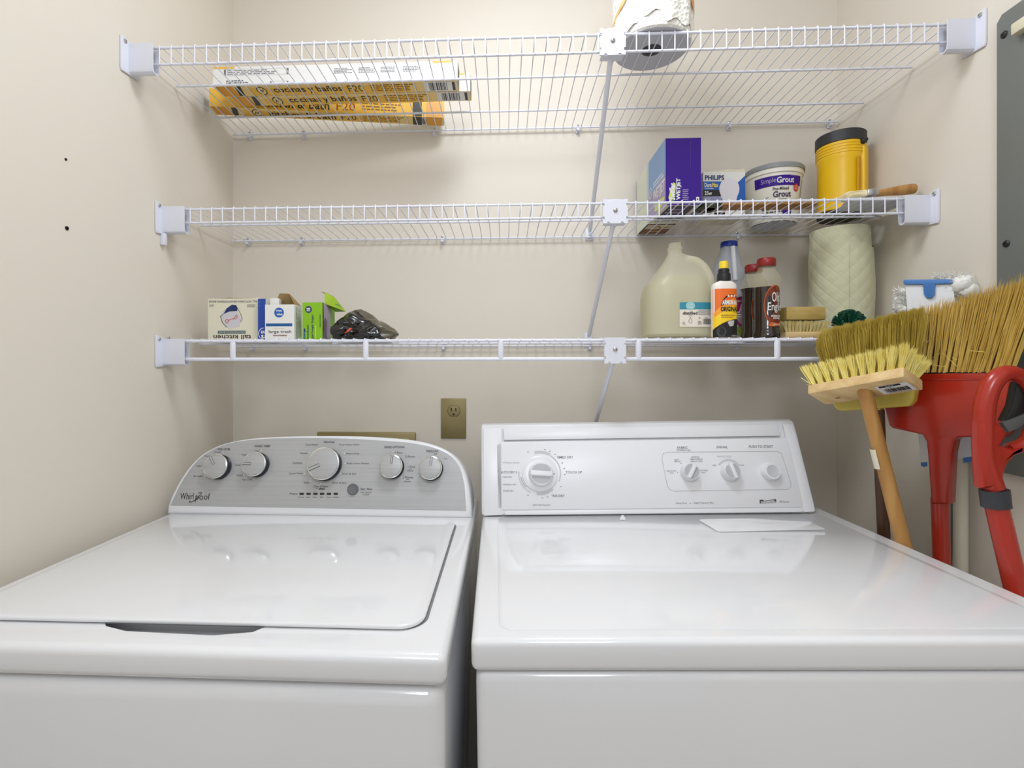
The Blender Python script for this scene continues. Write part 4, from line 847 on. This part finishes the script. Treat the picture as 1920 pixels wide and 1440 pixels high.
GLASSY = milky('clear_amber_plastic', (240, 230, 196), .74); OIL = mat('dark_polish_liquid', (40, 26, 20), .12, coat=.5); REDC = mat('red_cap_plastic', (140, 24, 22), .35)
BRL = mat('brown_label', (118, 44, 18), .4); ORL = mat('copper_label_rim', (206, 104, 44), .35)
def polish(label, px, Y, ytop, full, group):
    p = atY(px, 600, Y); yc = -sn * p.x + cs * Y; X = p.x
    t = thing('polish_bottle', label, 'bottle', (X, Y, D3), group)
    H = yz_(ytop, yc) - D3; k = H / .178
    prof = [(.0262, 0), (.0290, .003), (.0290, .010), (.0272, .013), (.0272, .016), (.0268, .017), (.0252, .022), (.0252, .112), (.0262, .116), (.0292, .121), (.0296, .128), (.0285, .134), (.0215, .147), (.0170, .154), (.0160, .160)]
    prof = [(r * k, z * k) for r, z in prof]
    lv = .121 if full else .113
    low = [p_ for p_ in prof if p_[1] <= lv * k]; MB().lathe(low + [(low[-1][0], lv * k)], (X, Y, D3), OIL, 36).build('liquid_filled_body', t, label='dark brown liquid showing through the bottle')
    up = [(low[-1][0], lv * k)] + [p_ for p_ in prof if p_[1] > lv * k]; MB().lathe(up, (X, Y, D3), GLASSY, 36).build('clear_shoulder', t)
    MB().lathe([(.0185 * k, .160 * k), (.0192 * k, .1615 * k), (.0192 * k, .174 * k), (.018 * k, .177 * k), (.017 * k, .178 * k)], (X, Y, D3), REDC, 30).build('cap', t)
    S = cylS((X, Y, D3), lambda b: .0252 * k, -150, -10); q = MB()
    def oval(r0, m, off, sx=1.):
        n = 28; vs = [S(.56, .066 * k, off)] + [S(.56 + .40 * r0 * sx * math.cos(2 * math.pi * i / n), (.070 + .046 * r0 * math.sin(2 * math.pi * i / n)) * k, off) for i in range(n)]
        q.add(vs, [(0, 1 + i, 1 + (i + 1) % n) for i in range(n)], m)
    oval(1.0, ORL, .0006); oval(.95, BRL, .0010)
    q.txt(S, 'Old', .40, .078 * k, .70, .100 * k, WHITE, .0022, bold=.01); q.txt(S, 'English', .28, .054 * k, .90, .077 * k, WHITE, .0022, bold=.01)
    q.txt(S, 'SCRATCH', .38, .0455 * k, .76, .0495 * k, WHITE, .0022, bold=.05); q.txt(S, 'COVER', .44, .0405 * k, .72, .0445 * k, WHITE, .0022, bold=.05)
    q.poly(S, [(.26, .026 * k), (.40, .034 * k), (.62, .031 * k), (.84, .037 * k), (.70, .027 * k), (.48, .024 * k)], ORL, .0026); q.txt(S, 'dark woods', .44, .0265 * k, .74, .031 * k, WHITE, .0032); q.txt(S, 'OE', .54, .105 * k, .60, .110 * k, ORL, .0022)
    q.build('printed_label', t, smooth=0)
polish('red-capped wood polish bottle in front, half empty with clear shoulder', 1437, 1.20, 485, False, 'wood polish bottles')
polish('red-capped wood polish bottle behind, filled dark up to its shoulder', 1413, 1.275, 497, True, 'wood polish bottles')

t = thing('scrub_brush', 'wooden scrub brush with cream bristles up on the lowest shelf', 'brush', (.69, 1.235, D3))
MB().box(.645, .738, 1.205, 1.262, D3, D3 + .0155, PINE, .004, 3).build('brush_block', t)
def strands(mb, roots, m, wd):
    """roots: (start, end, mid offset) thin tapered blades"""
    k = mb.mi(m)
    for a, b, mid in roots:
        d = (b - a); s_ = Vector((d.z, 0, -d.x)); s_ = s_.normalized() * wd if s_.length > 1e-6 else Vector((wd, 0, 0)); c_ = a.lerp(b, .82) + mid; n = len(mb.v); y_ = Vector((0, wd, 0))
        mb.v += [a - s_, a + s_, a + y_, c_ - s_ * .8, c_ + s_ * .8, c_ + y_ * .8, b]
        for f in ((0, 1, 4, 3), (1, 2, 5, 4), (2, 0, 3, 5), (3, 4, 6), (4, 5, 6), (5, 3, 6)): mb.f.append([n + i for i in f]); mb.m.append(k)
r = random.Random(11); mb = MB(); R_ = []
CRB = mat('pale_bristle', (236, 220, 160), .7, var=((214, 190, 110), (120, 120, 40)))
for i in range(12):
    for j in range(5):
        for q_ in range(26):
            a = Vector((.650 + .083 * i / 11 + r.gauss(0, .0012), 1.211 + .045 * j / 4 + r.gauss(0, .0012), D3 + .015))
            R_.append((a, Vector((a.x + (i / 11 - .5) * .016 + r.gauss(0, .002), a.y + (j / 4 - .5) * .012 + r.gauss(0, .002), D3 + .0405 + r.gauss(0, .0012))), Vector((0, 0, 0))))
strands(mb, R_, CRB, .0006); o = mb.build('bristles', t, smooth=0); o['kind'] = 'stuff'
t = thing('wooden_block', 'tan wooden sanding block lying on top of the scrub brush bristles', 'block', (.69, 1.24, D3 + .042))
MB().box(.645, .735, 1.205, 1.270, D3 + .0425, D3 + .0725, mat('tan_block', (196, 168, 96), .6, var=((182, 152, 82), (30, 80, 80))), .0025, 2, rotz(.69, 1.24, 2)).build('block', t)

QUILT = mat('quilted_towel', (214, 212, 178), .9)
nt = QUILT.node_tree; b_ = nt.nodes['Principled BSDF']; tc = nt.nodes.new('ShaderNodeTexCoord'); sp = nt.nodes.new('ShaderNodeSeparateXYZ'); nt.links.new(tc.outputs['UV'], sp.inputs[0])
def mth(op, a, b=None):
    n_ = nt.nodes.new('ShaderNodeMath'); n_.operation = op
    for i, v in enumerate((a, b)):
        if v is None: continue
        if isinstance(v, (int, float)): n_.inputs[i].default_value = v
        else: nt.links.new(v, n_.inputs[i])
    return n_.outputs[0]
su = mth('PINGPONG', mth('ADD', sp.outputs[0], sp.outputs[1]), .5); sv = mth('PINGPONG', mth('SUBTRACT', sp.outputs[0], sp.outputs[1]), .5)
s2 = mth('PINGPONG', mth('MULTIPLY', mth('ADD', sp.outputs[0], sp.outputs[1]), 3.0), .5)
hh = mth('ADD', mth('SMOOTH_MIN', su, sv), mth('MULTIPLY', s2, .12)); bn = nt.nodes.new('ShaderNodeBump'); bn.inputs['Strength'].default_value = .55; bn.inputs['Distance'].default_value = .006
nt.links.new(hh, bn.inputs['Height']); nt.links.new(bn.outputs[0], b_.inputs['Normal'])
t = thing('paper_towel_roll', 'cream quilted paper towel roll standing in the right corner of the lowest shelf', 'paper towel', (.828, 1.305, D3))
RQ = .0655
def uvcyl(o, cx, cy, zs, rad):
    uv = o.data.uv_layers.new(name='uv')
    for lp in o.data.loops:
        v = o.data.vertices[lp.vertex_index].co + o.parent.location; uv.data[lp.index].uv = (math.atan2(v.x - cx, -(v.y - cy)) * rad / zs, v.z / zs)
o = MB().lathe([(.02, 0), (RQ - .003, 0), (RQ, .004), (RQ + .0008, .06), (RQ - .0008, .14), (RQ, .20), (RQ - .003, .272), (.02, .273)], (.828, 1.305, D3), QUILT, 64).build('paper_roll', t); uvcyl(o, .828, 1.305, .034, RQ)
mb = MB(); vs = []; NN = 16
for j in range(15):
    z = D3 + .03 + .195 * j / 14; s_ = math.sin(math.pi * j / 14)
    for i in range(NN + 1):
        a = math.radians(-105 + 112 * i / NN); bulge = max(0, (i - 8) / 8) ** 1.5 * (.0155 * s_ + .002); rr2 = RQ + .0022 + bulge
        vs.append((.828 + min(rr2 * math.cos(a), .0885), 1.305 + rr2 * math.sin(a), z + (.006 * math.sin(i * .6) if j in (0, 14) else 0)))
mb.add(vs, [(j * (NN + 1) + i, j * (NN + 1) + i + 1, (j + 1) * (NN + 1) + i + 1, (j + 1) * (NN + 1) + i) for j in range(14) for i in range(NN)], QUILT)
o = mb.build('loose_sheet', t); uvcyl(o, .828, 1.305, .034, RQ)
MB().lathe([(.0205, .2725), (.0195, .2735), (.018, .2725)], (.828, 1.305, D3), TAN, 24).build('core', t)

GRB = mat('dark_green_bristle', (14, 74, 52), .35)
t = thing('dish_brush', 'dark green tufted dish brush before the cream paper towel roll', 'brush', (.780, 1.19, D3))
MB().lathe([(.018, 0), (.019, .004), (.017, .012), (.010, .022)], (.780, 1.195, D3), GRB, 20).build('brush_core', t)
mb = MB(); r = random.Random(5)
for i in range(150):
    a = r.uniform(0, 6.283); el = r.uniform(.05, 1.5); d = Vector((math.cos(a) * math.cos(el), math.sin(a) * math.cos(el), math.sin(el)))
    p0 = Vector((.780, 1.195, D3 + .018)) + d * .010; p1 = Vector((.780, 1.195, D3 + .028)) + Vector((d.x * .037, d.y * .030, d.z * .037)); mb.tube([p0, p1], .0018, GRB, 5, rs=[.0013, .0021])
o = mb.build('bristles', t, smooth=50); o['kind'] = 'stuff'

# ------------------------------------------------------------------ tools in the gap beside the dryer
def pole(t, a, b, r, m, name='pole', label=None, n=16, rs=None): return MB().tube([a, Vector(a).lerp(Vector(b), .5), b], r, m, n, rs=rs).build(name, t, label=label)
# white flat mop against the right wall
A_, B_ = Vector((.812, 1.108, 0)), Vector((.897, 1.020, 0)); dm = (B_ - A_).normalized(); nm = Vector((dm.y, -dm.x, 0)); nm = nm if nm.y < 0 else -nm
SM = plane(A_ + Vector((0, 0, 1)), nm)
t = thing('flat_mop', 'white fuzzy flat mop with blue clamp behind the broom', 'mop', (.875, 1.04, 0))
MPL = mat('white_mop_plate', (226, 226, 226), .4); MBL = mat('blue_mop_clamp', (70, 124, 190), .4)
mb = MB(); mb.prism([SM(a, b) for a, b in ((1696, 528), (1786, 526), (1829, 858), (1726, 868))], -nm * .008, MPL, .002); mb.build('mop_plate', t)
mb = MB(); mb.prism([SM(a, b, .001) for a, b in ((1694, 527), (1697, 524.5), (1785, 524), (1787, 532), (1754, 533), (1753, 553), (1748, 559), (1739, 559), (1733, 553), (1731, 533.5), (1695, 533.5))], nm * .004, MBL, .001); mb.build('clamp', t)
mb = MB(); mb.prism([SM(a, b, .0005) for a, b in ((1726, 868), (1737.5, 867), (1738, 874), (1733, 876), (1727, 874))], -nm * .006, MBL, .001); mb.prism([SM(a, b, .0005) for a, b in ((1806, 858), (1829, 855), (1829, 860), (1820, 867), (1807, 868))], -nm * .006, MBL, .001); mb.build('lower_clamp', t)
FUZ = mat('white_fuzz', (238, 236, 228), .95); r = random.Random(21); mb = MB(); R_ = []
def fuzz(px0, px1, y0, y1, n_, L):
    for i in range(n_):
        a = SM(r.uniform(px0, px1), r.uniform(y0, y1), -.012 + r.gauss(0, .004)); d = Vector((r.gauss(0, 1), r.gauss(0, .6), r.gauss(.2, 1))).normalized()
        R_.append((a, a + d * L * r.uniform(.6, 1.3), Vector((r.gauss(0, .003), 0, r.gauss(0, .003)))))
fuzz(1752, 1812, 518, 535, 2200, .008); fuzz(1785, 1818, 520, 552, 3200, .009); fuzz(1682, 1699, 545, 580, 2600, .008); fuzz(1690, 1800, 540, 640, 500, .010)
strands(mb, R_, FUZ, .0006)
for px, py, rr in ((1804, 534, .020), (1782, 529, .011), (1768, 527, .008), (1815, 545, .016), (1688, 562, .011), (1684, 575, .010), (1692, 548, .009), (1692, 580, .012)):
    p = SM(px, py, -.013); bm = bmesh.new(); bmesh.ops.create_icosphere(bm, subdivisions=3, radius=rr)
    for v in bm.verts: v.co = v.co * (1 + .12 * math.sin(v.co.x * 900) * math.sin(v.co.z * 800 + 1)) + p
    mb.bm(bm, FUZ)
o = mb.build('fuzzy_pad', t, smooth=70); o['kind'] = 'stuff'
pole(t, SM(1801, 800, -.012), (.898, 1.05, .012), .0115, mat('ivory_pole', (214, 208, 186), .4))
pole(t, SM(1783, 860, -.020), (.885, 1.08, .012), .005, mat('grey_rod', (150, 150, 148), .4), 'side_rod')

# broom with red head, bristles up
A_, B_ = Vector((.765, 1.066, 0)), Vector((.860, .915, 0)); db = (B_ - A_).normalized(); nb = Vector((db.y, -db.x, 0)); nb = nb if nb.y < 0 else -nb
SB = plane(A_ + nb * .018 + Vector((0, 0, 1)), nb)
t = thing('broom', 'red-headed broom with coarse golden bristles standing upside down on the right', 'broom', (.82, .98, 0))
GOLD = mat('golden_bristle', (236, 206, 116), .5, var=((214, 178, 84), (60, 60, 9)))
mb = MB(); hp = [(1700, 703), (1720, 700), (1893, 699), (1897, 706), (1896, 760), (1890, 812), (1880, 821), (1826, 819.5), (1797, 820), (1788, 826), (1783, 850), (1778, 946), (1745, 945), (1739, 860), (1736, 828), (1728, 815), (1672, 803), (1666, 797), (1657, 762), (1672, 730)]
mb.prism([SB(a, b) for a, b in hp], -nb * .036, RED, .005, 3); mb.build('broom_head', t)
mb = MB(); mb.prism([SB(a, b, .0015) for a, b in ((1702, 701), (1893, 699), (1896, 713), (1700, 714))], -nb * .038, RED, .002); mb.build('head_rim', t)
mb = MB(); mb.prism([SB(a, b, -.002) for a, b in ((1704, 698.6), (1892, 697), (1892, 699.5), (1704, 701.5))], -nb * .030, DARK); mb.build('bristle_seat', t, label='dark strip the bristles grow from')
pole(t, SB(1762, 935, -.018), (.835, .985, .012), .0125, mat('red_pole', (176, 46, 24), .28, coat=.2), rs=[.0135, .0125, .0125])
r = random.Random(31); mb = MB(); R_ = []; NT = 18
for row in range(2):
    for i in range(NT):
        s_ = i / (NT - 1); px0 = 1706 + 190 * s_
        a0 = SB(px0, 699, -.006 - .016 * row)
        tip_px = 1712 + 252 * s_; lean_ = (s_ - .25)
        ytip = 588 - 66 * (min(1.1, max(0, (tip_px - 1700) / 220))) - 4 * row
        b0 = SB(tip_px, ytip, -.006 - .016 * row)
        for k in range(40):
            g = r.gauss(0, 1); dx = db * r.gauss(0, .0013) + nb * r.gauss(0, .0022)
            dx2 = db * r.gauss(0, .0034) + nb * r.gauss(0, .006) + Vector((0, 0, r.gauss(-.005, .007)))
            R_.append((a0 + dx, b0 + dx2, db * r.gauss(0, .0009)))
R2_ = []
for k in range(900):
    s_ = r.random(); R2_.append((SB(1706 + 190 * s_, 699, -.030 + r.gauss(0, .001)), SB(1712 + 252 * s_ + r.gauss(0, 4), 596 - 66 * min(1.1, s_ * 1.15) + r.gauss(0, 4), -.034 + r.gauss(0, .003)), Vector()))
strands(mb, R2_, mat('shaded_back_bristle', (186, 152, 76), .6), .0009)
for k in range(9):
    p = SB(r.uniform(1715, 1860), r.uniform(610, 690), .004); d = db * r.uniform(-.06, .06) + Vector((0, 0, r.uniform(.0, .03)))
    R2_.append((p, p + d, nb * .003)); R3_ = R2_[900:]
strands(mb, R3_, GOLD, .0004)
strands(mb, R_, GOLD, .0009); o = mb.build('bristles', t, smooth=0); o['kind'] = 'stuff'

# broom with olive bristles
A_, B_ = Vector((.677, 1.09, 0)), Vector((.756, .985, 0)); do_ = (B_ - A_).normalized(); no_ = Vector((do_.y, -do_.x, 0)); no_ = no_ if no_.y < 0 else -no_
SO = plane(A_ + no_ * .012 + Vector((0, 0, 1)), no_)
t = thing('broom', 'broom with dense olive bristles, upside down behind the wooden scrub brush', 'broom', (.76, 1.03, 0))
OLB = mat('olive_bristle', (206, 180, 78), .55, var=((166, 138, 46), (70, 70, 14))); OCAP = mat('olive_yellow_plastic', (198, 178, 74), .4)
mb = MB(); mb.prism([SO(a, b) for a, b in ((1548, 725), (1718, 718), (1712, 752), (1704, 762), (1580, 771), (1568, 769), (1556, 752))], -no_ * .028, OCAP, .005, 3); mb.prism([SO(a, b, -.004) for a, b in ((1640, 762), (1652, 761), (1650, 776), (1642, 777))], -no_ * .018, OCAP, .003); mb.build('broom_cap', t)
pole(t, SO(1646, 768, -.012), (.800, 1.06, .012), .0105, mat('dark_brown_pole', (74, 46, 26), .4))
r = random.Random(41); mb = MB(); R_ = []
for i in range(5200):
    s_ = r.random(); dpt = r.uniform(-.030, .004); a0 = SO(1556 + 156 * s_, 728, dpt)
    tip = 1534 + 196 * s_ + r.gauss(0, 3.5); yt = 617 - 44 * ((tip - 1534) / 196) + abs(r.gauss(0, 3.5)) + 1.2 * math.sin(tip * .3)
    if s_ < .05: yt += 25 * r.random()
    b0 = SO(tip, yt, dpt * 1.5 + r.gauss(0, .003)); R_.append((a0, b0, do_ * r.gauss(0, .004) + no_ * r.gauss(0, .003)))
strands(mb, R_, OLB, .00065)
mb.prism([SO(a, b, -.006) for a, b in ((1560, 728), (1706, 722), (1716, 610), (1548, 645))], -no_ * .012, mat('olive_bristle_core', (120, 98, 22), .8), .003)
o = mb.build('bristles', t, smooth=0); o['kind'] = 'stuff'

# deck scrub brush with wooden handle
t = thing('deck_brush', 'wooden deck scrub brush with yellow bristles and sticker, handle down beside the dryer', 'brush', (.89, .90, 0))
A0 = Vector((.6027, 1.0461, 1.2111)); Lv = Vector((.0786, -.1406, .0365)); Wv = Vector((.0481, .0207, -.0237)); Tv = Vector((-.271, -.381, -.884)).normalized() * .0196
mb = MB(); bm = bmesh.new(); c8 = [bm.verts.new(A0 + Lv * i + Wv * j + Tv * k) for k in (0, 1) for j in (0, 1) for i in (0, 1)]
for f in ((0, 1, 3, 2), (4, 6, 7, 5), (0, 4, 5, 1), (2, 3, 7, 6), (0, 2, 6, 4), (1, 5, 7, 3)): bm.faces.new([c8[i] for i in f])
bmesh.ops.recalc_face_normals(bm, faces=bm.faces[:]); bmesh.ops.bevel(bm, geom=bm.edges[:], offset=.0025, segments=2, profile=.5, affect='EDGES'); mb.bm(bm, PINE); blk = mb.build('brush_block', t)
hb = A0 + Tv + Lv * .52 + Wv * .52
pole(t, hb - Tv.normalized() * -.002 + Vector((0, 0, .012)), (.897, .89, .014), .0122, HANDLE, 'handle', rs=[.0118, .0128, .0128])
Sk = quadS(A0 + Tv, Lv, Wv); q = MB(); off = -.0006 if Lv.cross(Wv).dot(Tv) < 0 else .0006
q.rect(Sk, .66, .30, .97, .86, WHITE, off); stk = q.build('sticker', t, smooth=0, label='white bar-code sticker'); q = MB(); q.rect(Sk, .70, .32, .90, .42, DARK, off * 2); q.txt(Sk, 'ACE', .76, .41, .84, .33, WHITE, off * 3); q.fine(Sk, .74, .44, .86, .50, 1, INKL, off * 2); q.bars(Sk, .71, .54, .94, .78, DARK, 16, off * 2); q.fine(Sk, .72, .80, .94, .85, 1, INKL, off * 2)
q.disc(Sk, .22, .62, .03, .04, mat('knot_brown', (150, 104, 60), .6), off); q.build('sticker_print', stk, smooth=0)['kind'] = 'stuff'
pt = Vector((.6829, .976, 1.14)); d_ = Vector((.897, .89, .014)) - hb; d_.normalize()
sd = Vector((-d_.z, 0, d_.x)).normalized()
p0 = hb + d_ * .105; q = MB(); nn = Vector((-.995, .10, 0)).normalized(); nn = (nn - d_ * nn.dot(d_)).normalized(); ss = d_.cross(nn)
for k in range(6):
    a0_, a1_ = -42 + 84 * k / 6, -42 + 84 * (k + 1) / 6
    P = [p0 + (nn * math.cos(math.radians(a)) + ss * math.sin(math.radians(a))) * .0130 + d_ * l for a, l in ((a0_, 0), (a1_, 0), (a1_, .036), (a0_, .036))]; q.add(P, [(0, 1, 2, 3)], CREAM)
q.build('handle_sticker', t, smooth=60, label='small cream sticker')
r = random.Random(51); mb = MB(); R_ = []; up = -Tv.normalized()
for i in range(11):
    for j in range(4):
        a0 = A0 + Lv * (.05 + .9 * i / 10) + Wv * (.12 + .76 * j / 3) + up * -.001
        for k in range(90):
            dx = Lv.normalized() * r.gauss(0, .0017) + Wv.normalized() * r.gauss(0, .0017); fl_ = Lv.normalized() * ((i / 10 - .5) * .026 + r.gauss(0, .0038)) + Wv.normalized() * ((j / 3 - .5) * .026 + r.gauss(0, .0034))
            R_.append((a0 + dx, a0 + dx + fl_ + up * (.0425 + r.gauss(0, .0011)), Lv.normalized() * r.gauss(0, .0012)))
for k in range(8): R_.append((A0 + Lv * .04, A0 - Lv * .12 + up * r.uniform(.01, .03) + Wv * r.random(), up * .004))
strands(mb, R_, YBR, .0006); o = mb.build('bristles', t, smooth=0); o['kind'] = 'stuff'

# long-handled dustpan grip: red loop handle in front
t = thing('loop_handled_scoop', 'red tool with big loop grip and dark grey collar at the right edge', 'scoop', (.845, .68, 0))
SL = plane((0, .80, 1), (0, -1, 0)); SLb = plane((0, .812, 1), (0, -1, 0))
loop = [(1864, 916), (1852, 880), (1845, 850), (1844, 800), (1846, 762), (1856, 727), (1872, 706), (1893, 699), (1915, 707), (1932, 730), (1939, 765), (1936, 800), (1926, 826), (1908, 838), (1890, 842)]
P = bez([SL(a, b, -.010) for a, b in loop], 6); n = len(P)
rs = [.0130 + .0 * i for i in range(n)]; rs = [.0131 if i < n * .4 else .0131 - .0035 * min(1, (i - n * .4) / (n * .2)) for i in range(n)]
MB().tube(P, .012, RED, 16, rs=rs).build('loop_grip', t)
mb = MB(); mb.prism([SL(a, b, .001) for a, b in ((1840, 790), (1862, 786), (1884, 800), (1892, 812), (1889, 822), (1880, 836), (1900, 842), (1926, 832), (1928, 845), (1908, 856), (1894, 870), (1887, 890), (1885, 917), (1845, 917), (1842, 880), (1840, 840))], (0, .022, 0), RED, .008, 4); mb.build('grip_stem', t)
c0 = SL(1864, 918, -.010); c1 = SL(1868, 950, -.010)
pe = Vector((.845, .68, .10)); 
MB().tube([c0, c1], .0178, mat('dark_grey_collar', (52, 54, 60), .45), 20).build('collar', t, label='dark grey collar')
MB().tube([c1 - Vector((0, 0, -.004)), c1.lerp(pe, .5), pe], .0142, RED, 18).build('pole', t)
mb = MB(); mb.prism([(.80, .56, .012), (.895, .56, .012), (.895, .76, .012), (.80, .76, .012)], (0, 0, .012), RED, .003); mb.prism([(.80, .75, .02), (.895, .75, .02), (.885, .70, .12), (.81, .70, .12)], (0, .008, 0), RED, .002); mb.build('scoop_pan', t)
mb = MB(); mb.prism([SLb(a, b) for a, b in ((1908, 716), (1936, 722), (1936, 772), (1908, 784), (1884, 790), (1899, 760))], (0, .014, 0), BLACK, .003); mb.build('clip', t, label='black clip inside the loop')
mb = MB(); mb.prism([SLb(a, b, .003) for a, b in ((1880, 793), (1905, 783), (1932, 772), (1933, 786), (1912, 803), (1893, 811))], (0, .008, 0), mat('grey_rubber', (92, 94, 92), .4), .002); mb.build('clip_tongue', t, label='grey rubber tongue of the clip')
